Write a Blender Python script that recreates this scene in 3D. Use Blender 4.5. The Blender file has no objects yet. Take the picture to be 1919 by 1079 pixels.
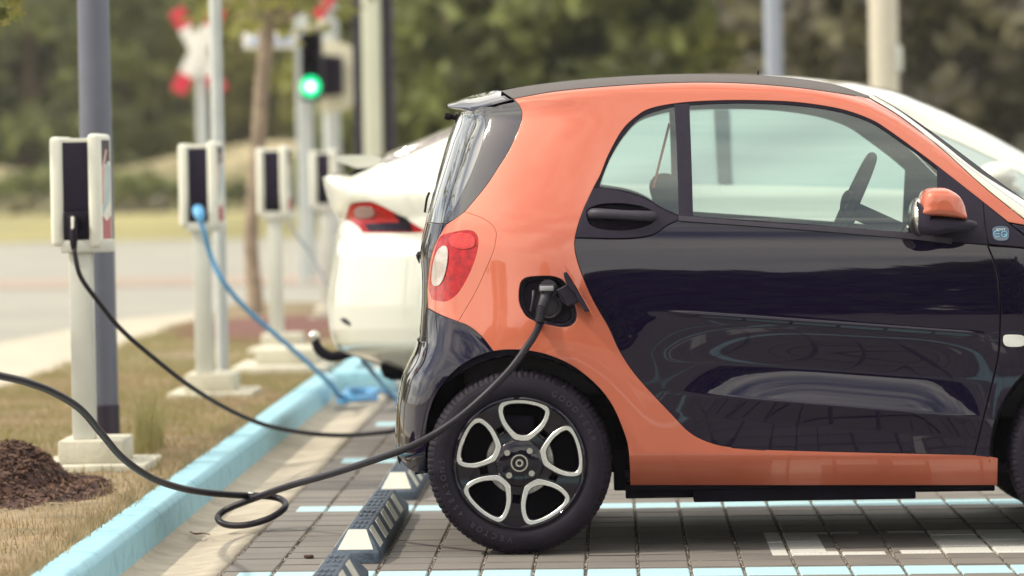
import bpy, bmesh, math, random
import numpy as np
from mathutils import Vector, Matrix, noise
from mathutils.geometry import delaunay_2d_cdt
random.seed(7); rng = np.random.default_rng(7)
SC = bpy.context.scene
COL = SC.collection
R = math.radians
# ------------------------------------------------------------------ camera
F = 7770.0                      # focal length in photo pixels (1919 wide)
CAMZ = 1.25; ROLL = .018; VPX, VPY = 1150.0, 310.0
yl = Vector(((VPX-959.5)/F, -(VPY-539.5)/F, -1)).normalized()
tz = -((-math.sin(ROLL))*yl.x + math.cos(ROLL)*yl.y)/yl.z
zl = Vector((-math.sin(ROLL), math.cos(ROLL), tz)).normalized()
xl_ = yl.cross(zl)
RW = Matrix((xl_, yl, zl))       # world <- camera
cam = bpy.data.cameras.new('camera'); camo = bpy.data.objects.new('camera', cam); COL.objects.link(camo)
cam.sensor_width = 36; cam.lens = F/1919*36; cam.clip_start = .1; cam.clip_end = 2000
camo.matrix_world = Matrix.Translation((0, 0, CAMZ)) @ RW.to_4x4()
cam.dof.use_dof = True; cam.dof.focus_distance = 13.33; cam.dof.aperture_fstop = .1458/.053; cam.dof.aperture_blades = 0
SC.camera = camo
# ------------------------------------------------------------------ light
SUN_AZ, SUN_EL = 257.0, 46.0     # clockwise from +Y, seen from above
w = bpy.data.worlds.new('World'); SC.world = w; w.use_nodes = True
nt = w.node_tree; nt.nodes.clear()
def N(t, k, **kw):
    n = t.nodes.new(k)
    for a, b in kw.items(): setattr(n, a, b)
    return n
sky = N(nt, 'ShaderNodeTexSky', sky_type='NISHITA', sun_disc=False)
sky.sun_elevation = R(SUN_EL); sky.sun_rotation = R(SUN_AZ); sky.dust_density = 2.0; sky.air_density = 1.0
tc = N(nt, 'ShaderNodeTexCoord'); mp = N(nt, 'ShaderNodeMapping'); mp.inputs['Scale'].default_value = (1, 1, 3.0)
cn = N(nt, 'ShaderNodeTexNoise'); cn.inputs['Scale'].default_value = 2.2; cn.inputs['Detail'].default_value = 9; cn.inputs['Roughness'].default_value = .6
cr_ = N(nt, 'ShaderNodeValToRGB'); cr_.color_ramp.elements[0].position = .40; cr_.color_ramp.elements[1].position = .62
mx = N(nt, 'ShaderNodeMixRGB'); mx.inputs[2].default_value = (18.5, 17.6, 15.4, 1); cr_.color_ramp.elements[0].color = (.10, .10, .10, 1)
bgn = N(nt, 'ShaderNodeBackground'); bgn.inputs['Strength'].default_value = .13
out = N(nt, 'ShaderNodeOutputWorld')
L = nt.links.new
L(tc.outputs['Generated'], mp.inputs[0]); L(mp.outputs[0], cn.inputs['Vector']); L(cn.outputs['Fac'], cr_.inputs[0])
L(cr_.outputs[0], mx.inputs[0]); L(sky.outputs[0], mx.inputs[1]); L(mx.outputs[0], bgn.inputs[0]); L(bgn.outputs[0], out.inputs[0])
sl = bpy.data.lights.new('sun', 'SUN'); so = bpy.data.objects.new('sun', sl); COL.objects.link(so)
sl.energy = 3.3; sl.angle = R(1.5); sl.color = (1, .92, .76)
sd = Vector((math.sin(R(SUN_AZ))*math.cos(R(SUN_EL)), math.cos(R(SUN_AZ))*math.cos(R(SUN_EL)), math.sin(R(SUN_EL))))
so.rotation_euler = sd.to_track_quat('Z', 'Y').to_euler()
SC.view_settings.view_transform = 'Standard'; SC.view_settings.look = 'None'
SC.view_settings.exposure = .08; SC.view_settings.gamma = 1
SC.cycles.use_denoising = True; SC.cycles.max_bounces = 8; SC.cycles.transparent_max_bounces = 16
SC.cycles.caustics_reflective = False; SC.cycles.caustics_refractive = False
# ------------------------------------------------------------------ pixel maths (turns a traced point at a known distance into a world point)
RN = np.array([list(r) for r in RW])
def ray(u, v):
    u = np.asarray(u, float); v = np.asarray(v, float)
    d = np.stack([(u-959.5)/F, -(v-539.5)/F, -np.ones_like(u)], -1)
    return d @ RN.T
def U(u, v, y):
    d = ray(u, v); s = (np.asarray(y, float)/d[..., 1])[..., None]
    p = d*s; p[..., 2] += CAMZ
    return p
def UG(u, v, z=0.0):             # point on the ground height z
    d = ray(u, v); s = ((z-CAMZ)/d[..., 2])[..., None]
    p = d*s; p[..., 2] += CAMZ
    return p
# ------------------------------------------------------------------ materials
MATS = {}
def pm(name, col, rough=.5, metal=0., coat=0., cior=1.7, var=.0, scale=8., bump=0., bscale=120., col2=None, lo=.35, hi=.65, spec=.5, emit=None, sheen=0, coat_rough=.02, trans=0, detail=5):
    m = bpy.data.materials.new(name); m.use_nodes = True; t = m.node_tree; b = t.nodes['Principled BSDF']
    b.inputs['Roughness'].default_value = rough; b.inputs['Metallic'].default_value = metal
    b.inputs['Coat Weight'].default_value = coat; b.inputs['Coat Roughness'].default_value = coat_rough
    b.inputs['Specular IOR Level'].default_value = spec
    b.inputs['Coat IOR'].default_value = cior
    if trans: b.inputs['Transmission Weight'].default_value = trans
    c = list(col)+[1]
    if col2 is None and var: col2 = tuple(x*(1-var) for x in col)
    geo = N(t, 'ShaderNodeNewGeometry')
    if col2 is not None:
        nz = N(t, 'ShaderNodeTexNoise'); nz.inputs['Scale'].default_value = scale; nz.inputs['Detail'].default_value = detail; nz.inputs['Roughness'].default_value = .65
        rp = N(t, 'ShaderNodeValToRGB'); e = rp.color_ramp.elements
        e[0].position = lo; e[1].position = hi; e[0].color = list(col2)+[1]; e[1].color = c
        t.links.new(geo.outputs['Position'], nz.inputs['Vector']); t.links.new(nz.outputs['Fac'], rp.inputs[0])
        t.links.new(rp.outputs[0], b.inputs['Base Color'])
    else: b.inputs['Base Color'].default_value = c
    if bump:
        nb = N(t, 'ShaderNodeTexNoise'); nb.inputs['Scale'].default_value = bscale; nb.inputs['Detail'].default_value = 3
        bn = N(t, 'ShaderNodeBump'); bn.inputs['Strength'].default_value = bump; bn.inputs['Distance'].default_value = .01
        t.links.new(geo.outputs['Position'], nb.inputs['Vector']); t.links.new(nb.outputs['Fac'], bn.inputs['Height']); t.links.new(bn.outputs[0], b.inputs['Normal'])
    if emit:
        b.inputs['Emission Color'].default_value = list(emit[0])+[1]; b.inputs['Emission Strength'].default_value = emit[1]
    MATS[name] = m; return m
def leafmat(name, a, b_, sc=1.5):
    m = pm(name, a, .6, col2=b_, scale=sc, lo=.38, hi=.62, spec=.3)
    t = m.node_tree; pb = t.nodes['Principled BSDF']; tr = N(t, 'ShaderNodeBsdfTranslucent'); mxs = N(t, 'ShaderNodeMixShader'); mxs.inputs[0].default_value = .3
    src = pb.inputs['Base Color'].links[0].from_socket
    t.links.new(src, tr.inputs[0]); t.links.new(pb.outputs[0], mxs.inputs[1]); t.links.new(tr.outputs[0], mxs.inputs[2])
    t.links.new(mxs.outputs[0], t.nodes['Material Output'].inputs[0]); return m
def glassmat(name, tint, refl=1.0, ior=1.6):
    m = bpy.data.materials.new(name); m.use_nodes = True; t = m.node_tree; t.nodes.clear()
    o = N(t, 'ShaderNodeOutputMaterial'); tr = N(t, 'ShaderNodeBsdfTransparent'); tr.inputs[0].default_value = list(tint)+[1]
    gl = N(t, 'ShaderNodeBsdfGlossy'); gl.inputs['Roughness'].default_value = .015; gl.inputs[0].default_value = (.86, .96, .95, 1)
    fr = N(t, 'ShaderNodeFresnel'); fr.inputs[0].default_value = ior; ad = N(t, 'ShaderNodeMath', operation='MULTIPLY_ADD'); ad.inputs[1].default_value = refl; ad.inputs[2].default_value = 0.06
    ms = N(t, 'ShaderNodeMixShader')
    t.links.new(fr.outputs[0], ad.inputs[0]); t.links.new(ad.outputs[0], ms.inputs[0]); t.links.new(tr.outputs[0], ms.inputs[1]); t.links.new(gl.outputs[0], ms.inputs[2]); t.links.new(ms.outputs[0], o.inputs[0])
    return m
M_or = pm('orange_paint', (.56, .138, .072), .42, spec=.3, coat=1, cior=1.55, metal=.12, col2=(.50, .118, .066), scale=900, coat_rough=.03)
M_bk = pm('black_paint', (.006, .003, .018), .4, spec=0, cior=1.53, coat=1, col2=(.005, .003, .014), scale=700, coat_rough=.01)
M_bkg = pm('black_glass_panel', (.006, .005, .012), .08, spec=.5, coat=1, coat_rough=.0)
M_matt = pm('matt_black_plastic', (.020, .015, .032), .55, spec=.25, var=.2, scale=40, bump=.15, bscale=900)
M_plas = pm('grey_plastic', (.045, .040, .055), .45, spec=.3, var=.15, scale=30, bump=.12, bscale=900)
M_seal = pm('rubber_seal', (.008, .005, .015), .6, spec=.2, var=.2)
M_und = pm('underbody', (.006, .004, .011), .7, spec=.1, var=.4, scale=12, bump=.3, bscale=60)
M_roof = pm('roof_textured', (.15, .135, .13), .75, col2=(.10, .09, .09), scale=600, bump=.5, bscale=700)
M_chr = pm('silver_metal', (.72, .71, .66), .22, metal=1., var=.06, scale=60)
M_rim = pm('machined_alloy', (.88, .88, .86), .27, metal=.85, var=.05, scale=80, spec=.6)
M_rimb = pm('gloss_black_alloy', (.008, .006, .014), .3, spec=0, coat=.6, var=.2)
M_disc = pm('brake_steel', (.62, .60, .57), .35, metal=1, var=.3, scale=50)
M_tyre = pm('tyre_rubber', (.015, .011, .021), .62, spec=.22, col2=(.009, .006, .013), scale=14, bump=.2, bscale=260)
M_let = pm('tyre_lettering', (.050, .042, .058), .5, spec=.3, var=.1)
M_red = pm('red_lens', (.50, .004, .010), .2, spec=.15, coat=1, cior=1.33, col2=(.24, .001, .006), scale=60, coat_rough=.0)
M_redd = pm('pink_red_lens', (.60, .03, .03), .1, spec=.15, coat=1, cior=1.38, var=.3, scale=60)
M_clr = pm('clear_lens', (.50, .42, .38), .15, coat=1, col2=(.36, .32, .30), scale=160, coat_rough=0)
M_win = glassmat('window_glass', (.82, .93, .90), 1.1, 1.5)
M_wind = glassmat('windscreen_glass', (.30, .38, .38), 1.3, 1.55)
M_dglass = pm('privacy_glass', (.010, .012, .012), .03, coat=1, coat_rough=0, cior=3.0)
M_int = pm('interior_fabric', (.05, .045, .06), .8, var=.3, scale=30)
M_white = pm('white_car_paint', (.66, .67, .60), .3, coat=1, var=.02)
M_blk = pm('black_rubber_cable', (.011, .008, .016), .45, spec=.35, var=.25, scale=20)
M_blue = pm('blue_cable_sheath', (.10, .33, .60), .5, var=.15, scale=10)
M_bluet = pm('blue_plug', (.12, .40, .72), .4, var=.1)
M_shell = pm('white_shell_plastic', (.78, .78, .68), .4, var=.05, scale=10)
M_core = pm('dark_core_plastic', (.014, .008, .026), .45, spec=.25, var=.2, scale=25)
M_post = pm('pale_grey_post', (.60, .61, .55), .45, var=.08, scale=6)
M_conc = pm('concrete', (.62, .59, .48), .85, var=.2, scale=9, bump=.3, bscale=90)
M_pole = pm('grey_metal_pole', (.135, .145, .19), .45, var=.12, scale=5)
M_poled = pm('dark_metal_pole', (.030, .022, .045), .5, var=.2)
M_galv = pm('galvanised_pole', (.50, .53, .52), .5, var=.12, scale=6)
M_cream = pm('cream_panel', (.66, .62, .46), .6, var=.08)
M_signw = pm('sign_white', (.80, .78, .72), .5, var=.05)
M_signr = pm('sign_red', (.62, .03, .06), .5, var=.1)
M_bark = pm('bark', (.20, .13, .09), .9, col2=(.11, .075, .06), scale=12, bump=.6, bscale=30)
M_barkl = pm('pale_bark', (.36, .28, .20), .9, col2=(.20, .155, .12), scale=10, bump=.6, bscale=30)
M_soil = pm('dark_mulch', (.085, .04, .028), .95, col2=(.028, .013, .014), scale=45, bump=.9, bscale=80)
M_chip = pm('bark_chip', (.20, .11, .07), .9, col2=(.06, .03, .025), scale=60)
M_stopd = pm('stopper_rubber', (.020, .025, .042), .75, spec=.3, col2=(.075, .10, .135), scale=22, lo=.45, hi=.75, bump=.4, bscale=150)
M_stopw = pm('stopper_white_paint', (.56, .55, .48), .6, var=.12, scale=35, bump=.2, bscale=150)
# ------------------------------------------------------------------ object helpers
ORG = {}
def tag(o, label=None, cat=None, group=None, kind=None):
    if label: o['label'] = label
    if cat: o['category'] = cat
    if group: o['group'] = group
    if kind: o['kind'] = kind
    return o
def root(name, loc, label, cat, group=None):
    o = bpy.data.objects.new(name, None); COL.objects.link(o); o.location = loc; o.empty_display_size = .1
    ORG[o.name] = np.array(loc, float)
    return tag(o, label, cat, group)
def mk(name, V, Fc, mat, parent=None, smooth=False, normals=None, mats=None, midx=None, sharp=None):
    me = bpy.data.meshes.new(name); V = np.asarray(V, float).reshape(-1, 3)
    org = ORG.get(parent.name, np.zeros(3)) if parent else np.zeros(3)
    me.from_pydata((V-org).tolist(), [], [tuple(int(i) for i in f) for f in Fc])
    for m in (mats or [mat]): me.materials.append(m)
    if midx is not None: me.polygons.foreach_set('material_index', np.asarray(midx, np.int32))
    me.update()
    if smooth is True: me.polygons.foreach_set('use_smooth', [True]*len(me.polygons))
    elif smooth: 
        me.polygons.foreach_set('use_smooth', [True]*len(me.polygons)); me.set_sharp_from_angle(angle=R(smooth))
    if normals is not None:
        me.normals_split_custom_set_from_vertices([tuple(n) for n in normals])
    o = bpy.data.objects.new(name, me); COL.objects.link(o)
    if parent: o.parent = parent; ORG[o.name] = org
    return o
class MB:
    def __init__(s): s.V = []; s.F = []; s.M = []; s.m = 0
    def add(s, V, Fc):
        n = len(s.V); s.V += [tuple(map(float, v)) for v in V]; s.F += [tuple(int(i)+n for i in f) for f in Fc]; s.M += [s.m]*len(Fc); return s
    def bm(s, b):
        b.verts.index_update(); s.add([v.co[:] for v in b.verts], [[v.index for v in f.verts] for f in b.faces]); b.free(); return s
    def box(s, x0, x1, y0, y1, z0, z1, r=0, seg=2, mat=None):
        b = bmesh.new(); bmesh.ops.create_cube(b, size=1)
        for v in b.verts: v.co = Vector((x0+(x1-x0)*(v.co.x+.5), y0+(y1-y0)*(v.co.y+.5), z0+(z1-z0)*(v.co.z+.5)))
        if r: bmesh.ops.bevel(b, geom=b.edges[:], offset=r, segments=seg, profile=.5, affect='EDGES')
        if mat is not None: b.transform(mat)
        return s.bm(b)
    def tube(s, pts, rad, seg=12, cap=True, dense=0):
        pts = np.asarray(pts, float)
        if dense: 
            rr = np.asarray(rad, float)*np.ones(len(pts)); q = cr(np.column_stack([pts, rr]), dense); pts = q[:, :3]; rad = q[:, 3]
        n = len(pts); rad = np.asarray(rad, float)*np.ones(n)
        t = np.gradient(pts, axis=0); t /= np.linalg.norm(t, axis=1)[:, None]+1e-12
        a = np.array([0, 0, 1.]) if abs(t[0][2]) < .9 else np.array([1., 0, 0])
        nrm = np.cross(t[0], a); nrm /= np.linalg.norm(nrm); V = []
        an = np.linspace(0, 2*np.pi, seg, endpoint=False)
        for i in range(n):
            nrm = nrm-t[i]*np.dot(nrm, t[i]); nrm /= np.linalg.norm(nrm); bi = np.cross(t[i], nrm)
            for k in an: V.append(pts[i]+rad[i]*(math.cos(k)*nrm+math.sin(k)*bi))
        Fc = [(i*seg+k, i*seg+(k+1) % seg, (i+1)*seg+(k+1) % seg, (i+1)*seg+k) for i in range(n-1) for k in range(seg)]
        if cap: Fc += [tuple(range(seg))[::-1], tuple(range((n-1)*seg, n*seg))]
        return s.add(V, Fc)
    def lathe(s, prof, c, axis='y', seg=64, close=False):     # prof: (r, h) along axis
        V = []; n = len(prof)
        for i in range(seg):
            a = 2*math.pi*i/seg
            for (r, h) in prof:
                x, z = r*math.cos(a), r*math.sin(a)
                V.append((c[0]+x, c[1]+h, c[2]+z) if axis == 'y' else (c[0]+x, c[1]+z, c[2]+h) if axis == 'z' else (c[0]+h, c[1]+x, c[2]+z))
        Fc = [(i*n+k, i*n+k+1, ((i+1) % seg)*n+k+1, ((i+1) % seg)*n+k) for i in range(seg) for k in range(n-1)]
        return s.add(V, Fc)
    def ball(s, c, r, seg=20, rings=12):
        r = (r, r, r) if np.isscalar(r) else r
        b = bmesh.new(); bmesh.ops.create_uvsphere(b, u_segments=seg, v_segments=rings, radius=1)
        for v in b.verts: v.co = Vector((c[0]+v.co.x*r[0], c[1]+v.co.y*r[1], c[2]+v.co.z*r[2]))
        return s.bm(b)
    def plate(s, outer, holes, y0, y1, ch=0.0):               # flat XZ plate between y0 (front) and y1
        outer = ccw(outer); holes = [ccw(h) for h in holes]
        V, T = fill(off(outer, ch) if ch else outer, [off(h, -ch) for h in holes] if ch else holes)
        s.add([(a, y0, b) for a, b in V], [t for t in T]); s.add([(a, y1, b) for a, b in V], [t[::-1] for t in T])
        for P, sg in [(outer, 1)]+[(h, -1) for h in holes]:
            n = len(P); Q = off(P, sg*ch) if ch else P
            VV = [(a, y0, b) for a, b in Q]+[(a, y0+ch*(1 if y1 > y0 else -1), b) for a, b in P]+[(a, y1, b) for a, b in (P)]
            FF = []
            for i in range(n):
                j = (i+1) % n
                FF += [(i, j, n+j, n+i), (n+i, n+j, 2*n+j, 2*n+i)]
            s.add(VV, FF if sg < 0 else [f[::-1] for f in FF])
        return s
    def build(s, name, mat, parent=None, smooth=35, mats=None):
        return mk(name, s.V, s.F, mat, parent, smooth, mats=mats, midx=s.M if mats else None)
def cr(P, n=6):
    P = np.asarray(P, float); Q = np.vstack([2*P[0]-P[1], P, 2*P[-1]-P[-2]]); o = []
    for i in range(1, len(Q)-2):
        for k in range(n):
            t = k/n; a, b, c, d = Q[i-1], Q[i], Q[i+1], Q[i+2]
            o.append(.5*((2*b)+(-a+c)*t+(2*a-5*b+4*c-d)*t*t+(-a+3*b-3*c+d)*t**3))
    o.append(P[-1]); return np.array(o)
def closed(P, n=6):
    P = [tuple(p) for p in P]; Q = cr([P[-1]]+P+[P[0], P[1]], n); return Q[n:-n-1]
def loop(*chains):
    o = []
    for c in chains:
        c = np.asarray(c, float); q = cr(c, 5) if len(c) > 2 else c
        for p in q:
            if not o or np.hypot(*(p-o[-1])) > 1e-6: o.append(p)
    if np.hypot(*(o[0]-o[-1])) < 1e-6: o.pop()
    return np.array(o)
def resample(P, step):
    o = []
    n = len(P)
    for i in range(n):
        a, b = P[i], P[(i+1) % n]; k = max(1, int(math.ceil(np.hypot(*(b-a))/step)))
        for j in range(k): o.append(a+(b-a)*j/k)
    return np.array(o)
def area(P): x, y = P[:, 0], P[:, 1]; return .5*np.sum(x*np.roll(y, -1)-np.roll(x, -1)*y)
def ccw(P): P = np.asarray(P, float); return P if area(P) > 0 else P[::-1]
def off(P, d):                   # inward offset of a ccw loop
    a = np.roll(P, 1, 0); b = np.roll(P, -1, 0)
    e1 = P-a; e2 = b-P; e1 /= np.linalg.norm(e1, axis=1)[:, None]+1e-9; e2 /= np.linalg.norm(e2, axis=1)[:, None]+1e-9
    n1 = np.stack([-e1[:, 1], e1[:, 0]], 1); n2 = np.stack([-e2[:, 1], e2[:, 0]], 1)
    n = n1+n2; l = np.linalg.norm(n, axis=1)[:, None]; n = n/np.maximum(l, .7); s = 1/np.maximum(.6, np.sqrt(np.maximum(0.3, (1+np.sum(n1*n2, 1))/2)))
    return P+n*d*s[:, None]
def inside(P, Q):
    r = np.zeros(len(Q), bool); x, y = Q[:, 0], Q[:, 1]; n = len(P); j = n-1
    for i in range(n):
        xi, yi = P[i]; xj, yj = P[j]
        if yi != yj:
            c = ((yi > y) != (yj > y)) & (x < (xj-xi)*(y-yi)/(yj-yi)+xi); r ^= c
        j = i
    return r
def fill(outer, holes=(), step=None, rings=(), xtra=None):
    pts = [outer]+list(holes); V = np.vstack(pts); E = []; k = 0
    for P in pts:
        n = len(P); E += [(k+i, k+(i+1) % n) for i in range(n)]; k += n
    extra = []
    if step:
        lo, hi = outer.min(0), outer.max(0)
        gx, gy = np.meshgrid(np.arange(lo[0]+step*.37, hi[0], step), np.arange(lo[1]+step*.41, hi[1], step)); Q = np.stack([gx.ravel(), gy.ravel()], 1)
        m = inside(outer, Q)
        for h in holes: m &= ~inside(h, Q)
        Q = Q[m]
        B = V; md = max([step*.45]+[r*1.25 for r in rings])
        ok = np.ones(len(Q), bool)
        for i in range(0, len(Q), 2000):
            d = np.sqrt(((Q[i:i+2000, None, :]-B[None, :, :])**2).sum(2)).min(1); ok[i:i+2000] = d > md
        extra.append(Q[ok])
        if xtra is not None:
            G = extra[0]; X = xtra[inside(outer, xtra)]; d = np.sqrt(((X[:, None, :]-V[None])**2).sum(2)).min(1); X = X[d > 2]
            if len(X): d = np.concatenate([np.sqrt(((G[i:i+1000, None, :]-X[None])**2).sum(2)).min(1) for i in range(0, len(G), 1000)]); extra = [G[d > step*.55], X]
        for r in rings:
            q = off(outer, r); m = inside(outer, q)
            d = np.sqrt(((q[:, None, :]-V[None, :, :])**2).sum(2)).min(1); extra.append(q[m & (d > r*.8)])
    if extra: V = np.vstack([V]+extra)
    res = delaunay_2d_cdt([Vector(p) for p in V], E, [], 0, 1e-5)
    V2 = np.array([list(p) for p in res[0]]); T = np.array([list(f) for f in res[2]])
    c = V2[T].mean(1); m = inside(outer, c)
    for h in holes: m &= ~inside(h, c)
    T = T[m]
    a = V2[T[:, 1]]-V2[T[:, 0]]; b = V2[T[:, 2]]-V2[T[:, 0]]; fl = (a[:, 0]*b[:, 1]-a[:, 1]*b[:, 0]) < 0
    T[fl] = T[fl][:, ::-1]
    return V2, T
def text_on(body, size, name, mat, M, parent, ext=.0006):
    cu = bpy.data.curves.new('t', 'FONT'); cu.body = body; cu.size = size; cu.align_x = 'CENTER'; cu.align_y = 'CENTER'; cu.extrude = ext; cu.resolution_u = 3
    o = bpy.data.objects.new('t', cu); COL.objects.link(o); dg = bpy.context.evaluated_depsgraph_get()
    me = bpy.data.meshes.new_from_object(o.evaluated_get(dg)); bpy.data.objects.remove(o); bpy.data.curves.remove(cu)
    V = [M @ v.co for v in me.vertices]; Fc = [tuple(p.vertices) for p in me.polygons]
    if name is None: return V, Fc
    return mk(name, [tuple(v) for v in V], Fc, mat, parent)
class Body:                      # one side of a vehicle as a depth field over traced side-view outlines
    def __init__(s, depth, yc): s.d = depth; s.yc = yc
    def pos(s, P, o=0.0): return U(P[:, 0], P[:, 1], s.d(P[:, 0], P[:, 1])+o)
    def nrm(s, P):
        e = .6; a = s.pos(P+[e, 0])-s.pos(P-[e, 0]); b = s.pos(P+[0, e])-s.pos(P-[0, e]); n = np.cross(a, b); n /= np.linalg.norm(n, axis=1)[:, None]+1e-12
        n[n[:, 1] > 0] *= -1; return n
    def panel(s, name, P, mat, parent, o=0.0, gap=1.1, step=8, holes=(), skirt=.012, mirror=True, rings=(1.2, 3.2), rnd=1.6, extra=None, mname=None, label=None, pull=None):
        P = ccw(resample(np.asarray(P, float), 5)); H = [ccw(resample(np.asarray(h, float), 4)) for h in holes]
        P = off(P, gap) if gap else P
        V2, T = fill(P, H, step, rings, extra)
        Vw = s.pos(V2, o); Nn = s.nrm(V2)
        Vs = [Vw]; Ns = [Nn]; Fs = [tuple(t) for t in T]; k = len(Vw)   # V2 is in image coords (v down): ccw there faces the viewer
        if skirt:
            for Q, sg in [(P, 1)]+[(h, -1) for h in H]:
                n = len(Q); Q1 = off(Q, -sg*rnd*.6); n0 = s.nrm(Q)
                A = s.pos(Q, o); B = U(Q1[:, 0], Q1[:, 1], s.d(Q[:, 0], Q[:, 1])+o+.0014); C = U(Q1[:, 0], Q1[:, 1], s.d(Q[:, 0], Q[:, 1])+o+skirt)
                od = B-A; od[:, 1] = 0; od /= np.linalg.norm(od, axis=1)[:, None]+1e-12
                nm = n0+od; nm /= np.linalg.norm(nm, axis=1)[:, None]+1e-12
                Vs += [A, B, C]; Ns += [n0, nm, od]
                for i in range(n):
                    j = (i+1) % n
                    for r in (0, 1):
                        f = (k+r*n+i, k+r*n+j, k+(r+1)*n+j, k+(r+1)*n+i); Fs.append(f if sg < 0 else f[::-1])
                k += 3*n
        Vs = np.vstack(Vs); Ns = np.vstack(Ns)
        Fs = [fix(Vs, f, Ns) for f in Fs]
        ob = mk(name, Vs, Fs, mat, parent, True, Ns)
        if label: ob['label'] = label
        if mirror:
            Vm = Vs.copy(); Vm[:, 1] = 2*s.yc-Vm[:, 1]; Nm = Ns.copy(); Nm[:, 1] *= -1
            mk(mname or name, Vm, [f[::-1] for f in Fs], mat, parent, True, Nm)
        return ob
    def strip(s, name, C, mat, parent, o=0.0, n=10, crown=0.0, cdir=(0, 0, 1), z0=0.0):   # skin across the car between an outline curve and its mirror
        C = np.asarray(C, float); A = s.pos(C, o); V = []; m = n+1
        for a in A:
            for k in range(m):
                t = k/n; y = a[1]+(2*s.yc-2*a[1])*t; q = crown*(1-(2*t-1)**2)
                V.append((a[0]+q*cdir[0], y, a[2]+q*cdir[2]-z0))
        Fc = [(i*m+k, i*m+k+1, (i+1)*m+k+1, (i+1)*m+k) for i in range(len(A)-1) for k in range(n)]
        return mk(name, V, Fc, mat, parent, True)
def fix(V, f, Nn):
    a, b, c = V[f[0]], V[f[1]], V[f[2]]; g = np.cross(b-a, c-a)
    return tuple(f) if np.dot(g, Nn[f[0]]+Nn[f[1]]+Nn[f[2]]) >= 0 else tuple(f)[::-1]
# ================================================================== SMALL TWO-SEAT CAR
YC = 14.13; Y0 = 13.30
XL = np.array([[185, 842], [205, 866], [212, 863], [250, 847], [300, 832], [357, 815], [390, 806], [417, 801], [440, 795], [472, 787], [520, 791], [590, 789], [640, 785], [665, 778], [700, 757], [750, 745], [820, 742], [860, 743], [887, 752], [950, 770]], float)
YT = np.array([[700, 900], [760, 500], [800, 330], [839, 190], [882, 178], [926, 168.5], [990, 160], [1065, 150.5], [1140, 144], [1219, 139.5], [1294, 137.5], [1369, 138.5], [1444, 142], [1518, 149.5], [1575, 160.5], [1629, 178], [1687, 208], [1762, 259], [1837, 315], [1893, 356], [1960, 402], [2040, 425], [2140, 455], [2230, 505], [2290, 580], [2316, 660], [2330, 900]], float)
def smooth_table(T, sg, lo, hi):
    x = np.arange(lo, hi, 1.0); y = np.interp(x, T[:, 0], T[:, 1]); k = np.exp(-.5*(np.arange(-3*sg, 3*sg+1)/sg)**2); k /= k.sum(); n = len(k)//2
    yp = np.concatenate([2*y[0]-y[n:0:-1], y, 2*y[-1]-y[-2:-n-2:-1]]); return np.stack([x, np.convolve(yp, k, 'valid')], 1)
XL = smooth_table(XL, 14, 185, 950); _t = smooth_table(YT[3:], 10, 839, 2330); YT = np.vstack([YT[:3], _t])
_v = np.arange(60, 1000.0); _h = (600-_v)/584
_sl = np.where(_h < 0, np.maximum(_h*.55, -.055), np.where(_h < .257, .58*_h, np.where(_h < .342, .149+(_h-.257)*2.0, .319+(_h-.342)*.34)))
_B = np.cumsum(_sl[::-1])[::-1]/584; _B -= _B[(_v >= 600)][0]; _B += 0.0
def sm(x): x = np.clip(x, 0, 1); return x*x*(3-2*x)
CW = (973.5, 872.0)              # rear hub in the photo
def smart_depth(u, v):
    u = np.asarray(u, float); v = np.asarray(v, float)
    B = np.interp(v, _v, _B)
    t = np.maximum((u-np.interp(v, XL[:, 0], XL[:, 1]))/584, 0); s = np.maximum((v-np.interp(u, YT[:, 0], YT[:, 1]))/584, 0)
    P = .17*np.clip(1-t/.52, 0, 1)**2
    q = np.clip(t/.11, 0.0015, 1); Cr = .26*(1-np.sqrt(1-(1-q)**2))
    q = np.clip(s/.055, 0.002, 1); Ct = .20*(1-np.sqrt(1-(1-q)**2))
    Fr = .30*np.clip((u-1880)/436, 0, 1.1)**2.4
    # rear haunch swelling round the wheel, door crease and scoop
    rr = np.hypot(u-CW[0], v-CW[1]); Hn = -.014*np.exp(-((rr-235)/75.)**2)
    vc = 583+(u-1200)*.0698; A = sm((u-1200)/130)*sm((1862-u)/60)
    qd = v-vc; st = .0035*sm((qd+1)/9)*A
    dr = -.0016*np.exp(-((qd+2)/3.2)**2)*A
    A2 = sm((u-1215)/330)*sm((1885-u)/190)
    vl = 741+.083*(u-1340); vm = vc+88
    down = np.clip((v-vc-4)/(vm-vc-4), 0, 1); up = np.clip((v-vm)/(vl-vm), 0, 1)
    sc = .010*sm(down)-.040*up*(.45+.55*up)-np.where(v > vl, 0, 0)+np.where(v > vl, np.clip((v-vl)/40, 0, 1)*.010, 0)
    low = .20*np.clip((v-852)/95, 0, 1)**1.5
    lip = .010*sm((v-846)/4)*((u > 1150) & (u < 1872))-.004*np.exp(-((v-852)/3.)**2)*((u > 1150) & (u < 1872))
    sw_ = sm((945-u)/60)*sm((v-(566+.0046*np.clip(u-780, 0, 200)**2))/95)
    Hn = Hn-.045*sw_*np.clip(t/.06, 0, 1)
    return Y0+B+P+Cr+Ct+Fr+Hn+(st+dr+A2*sc)+low+lip*0
SB = Body(smart_depth, YC)
smart = root('small_car', (.65, 14.13, 0), 'orange and black two seat car plugged in to a thick black cable', 'car')
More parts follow.
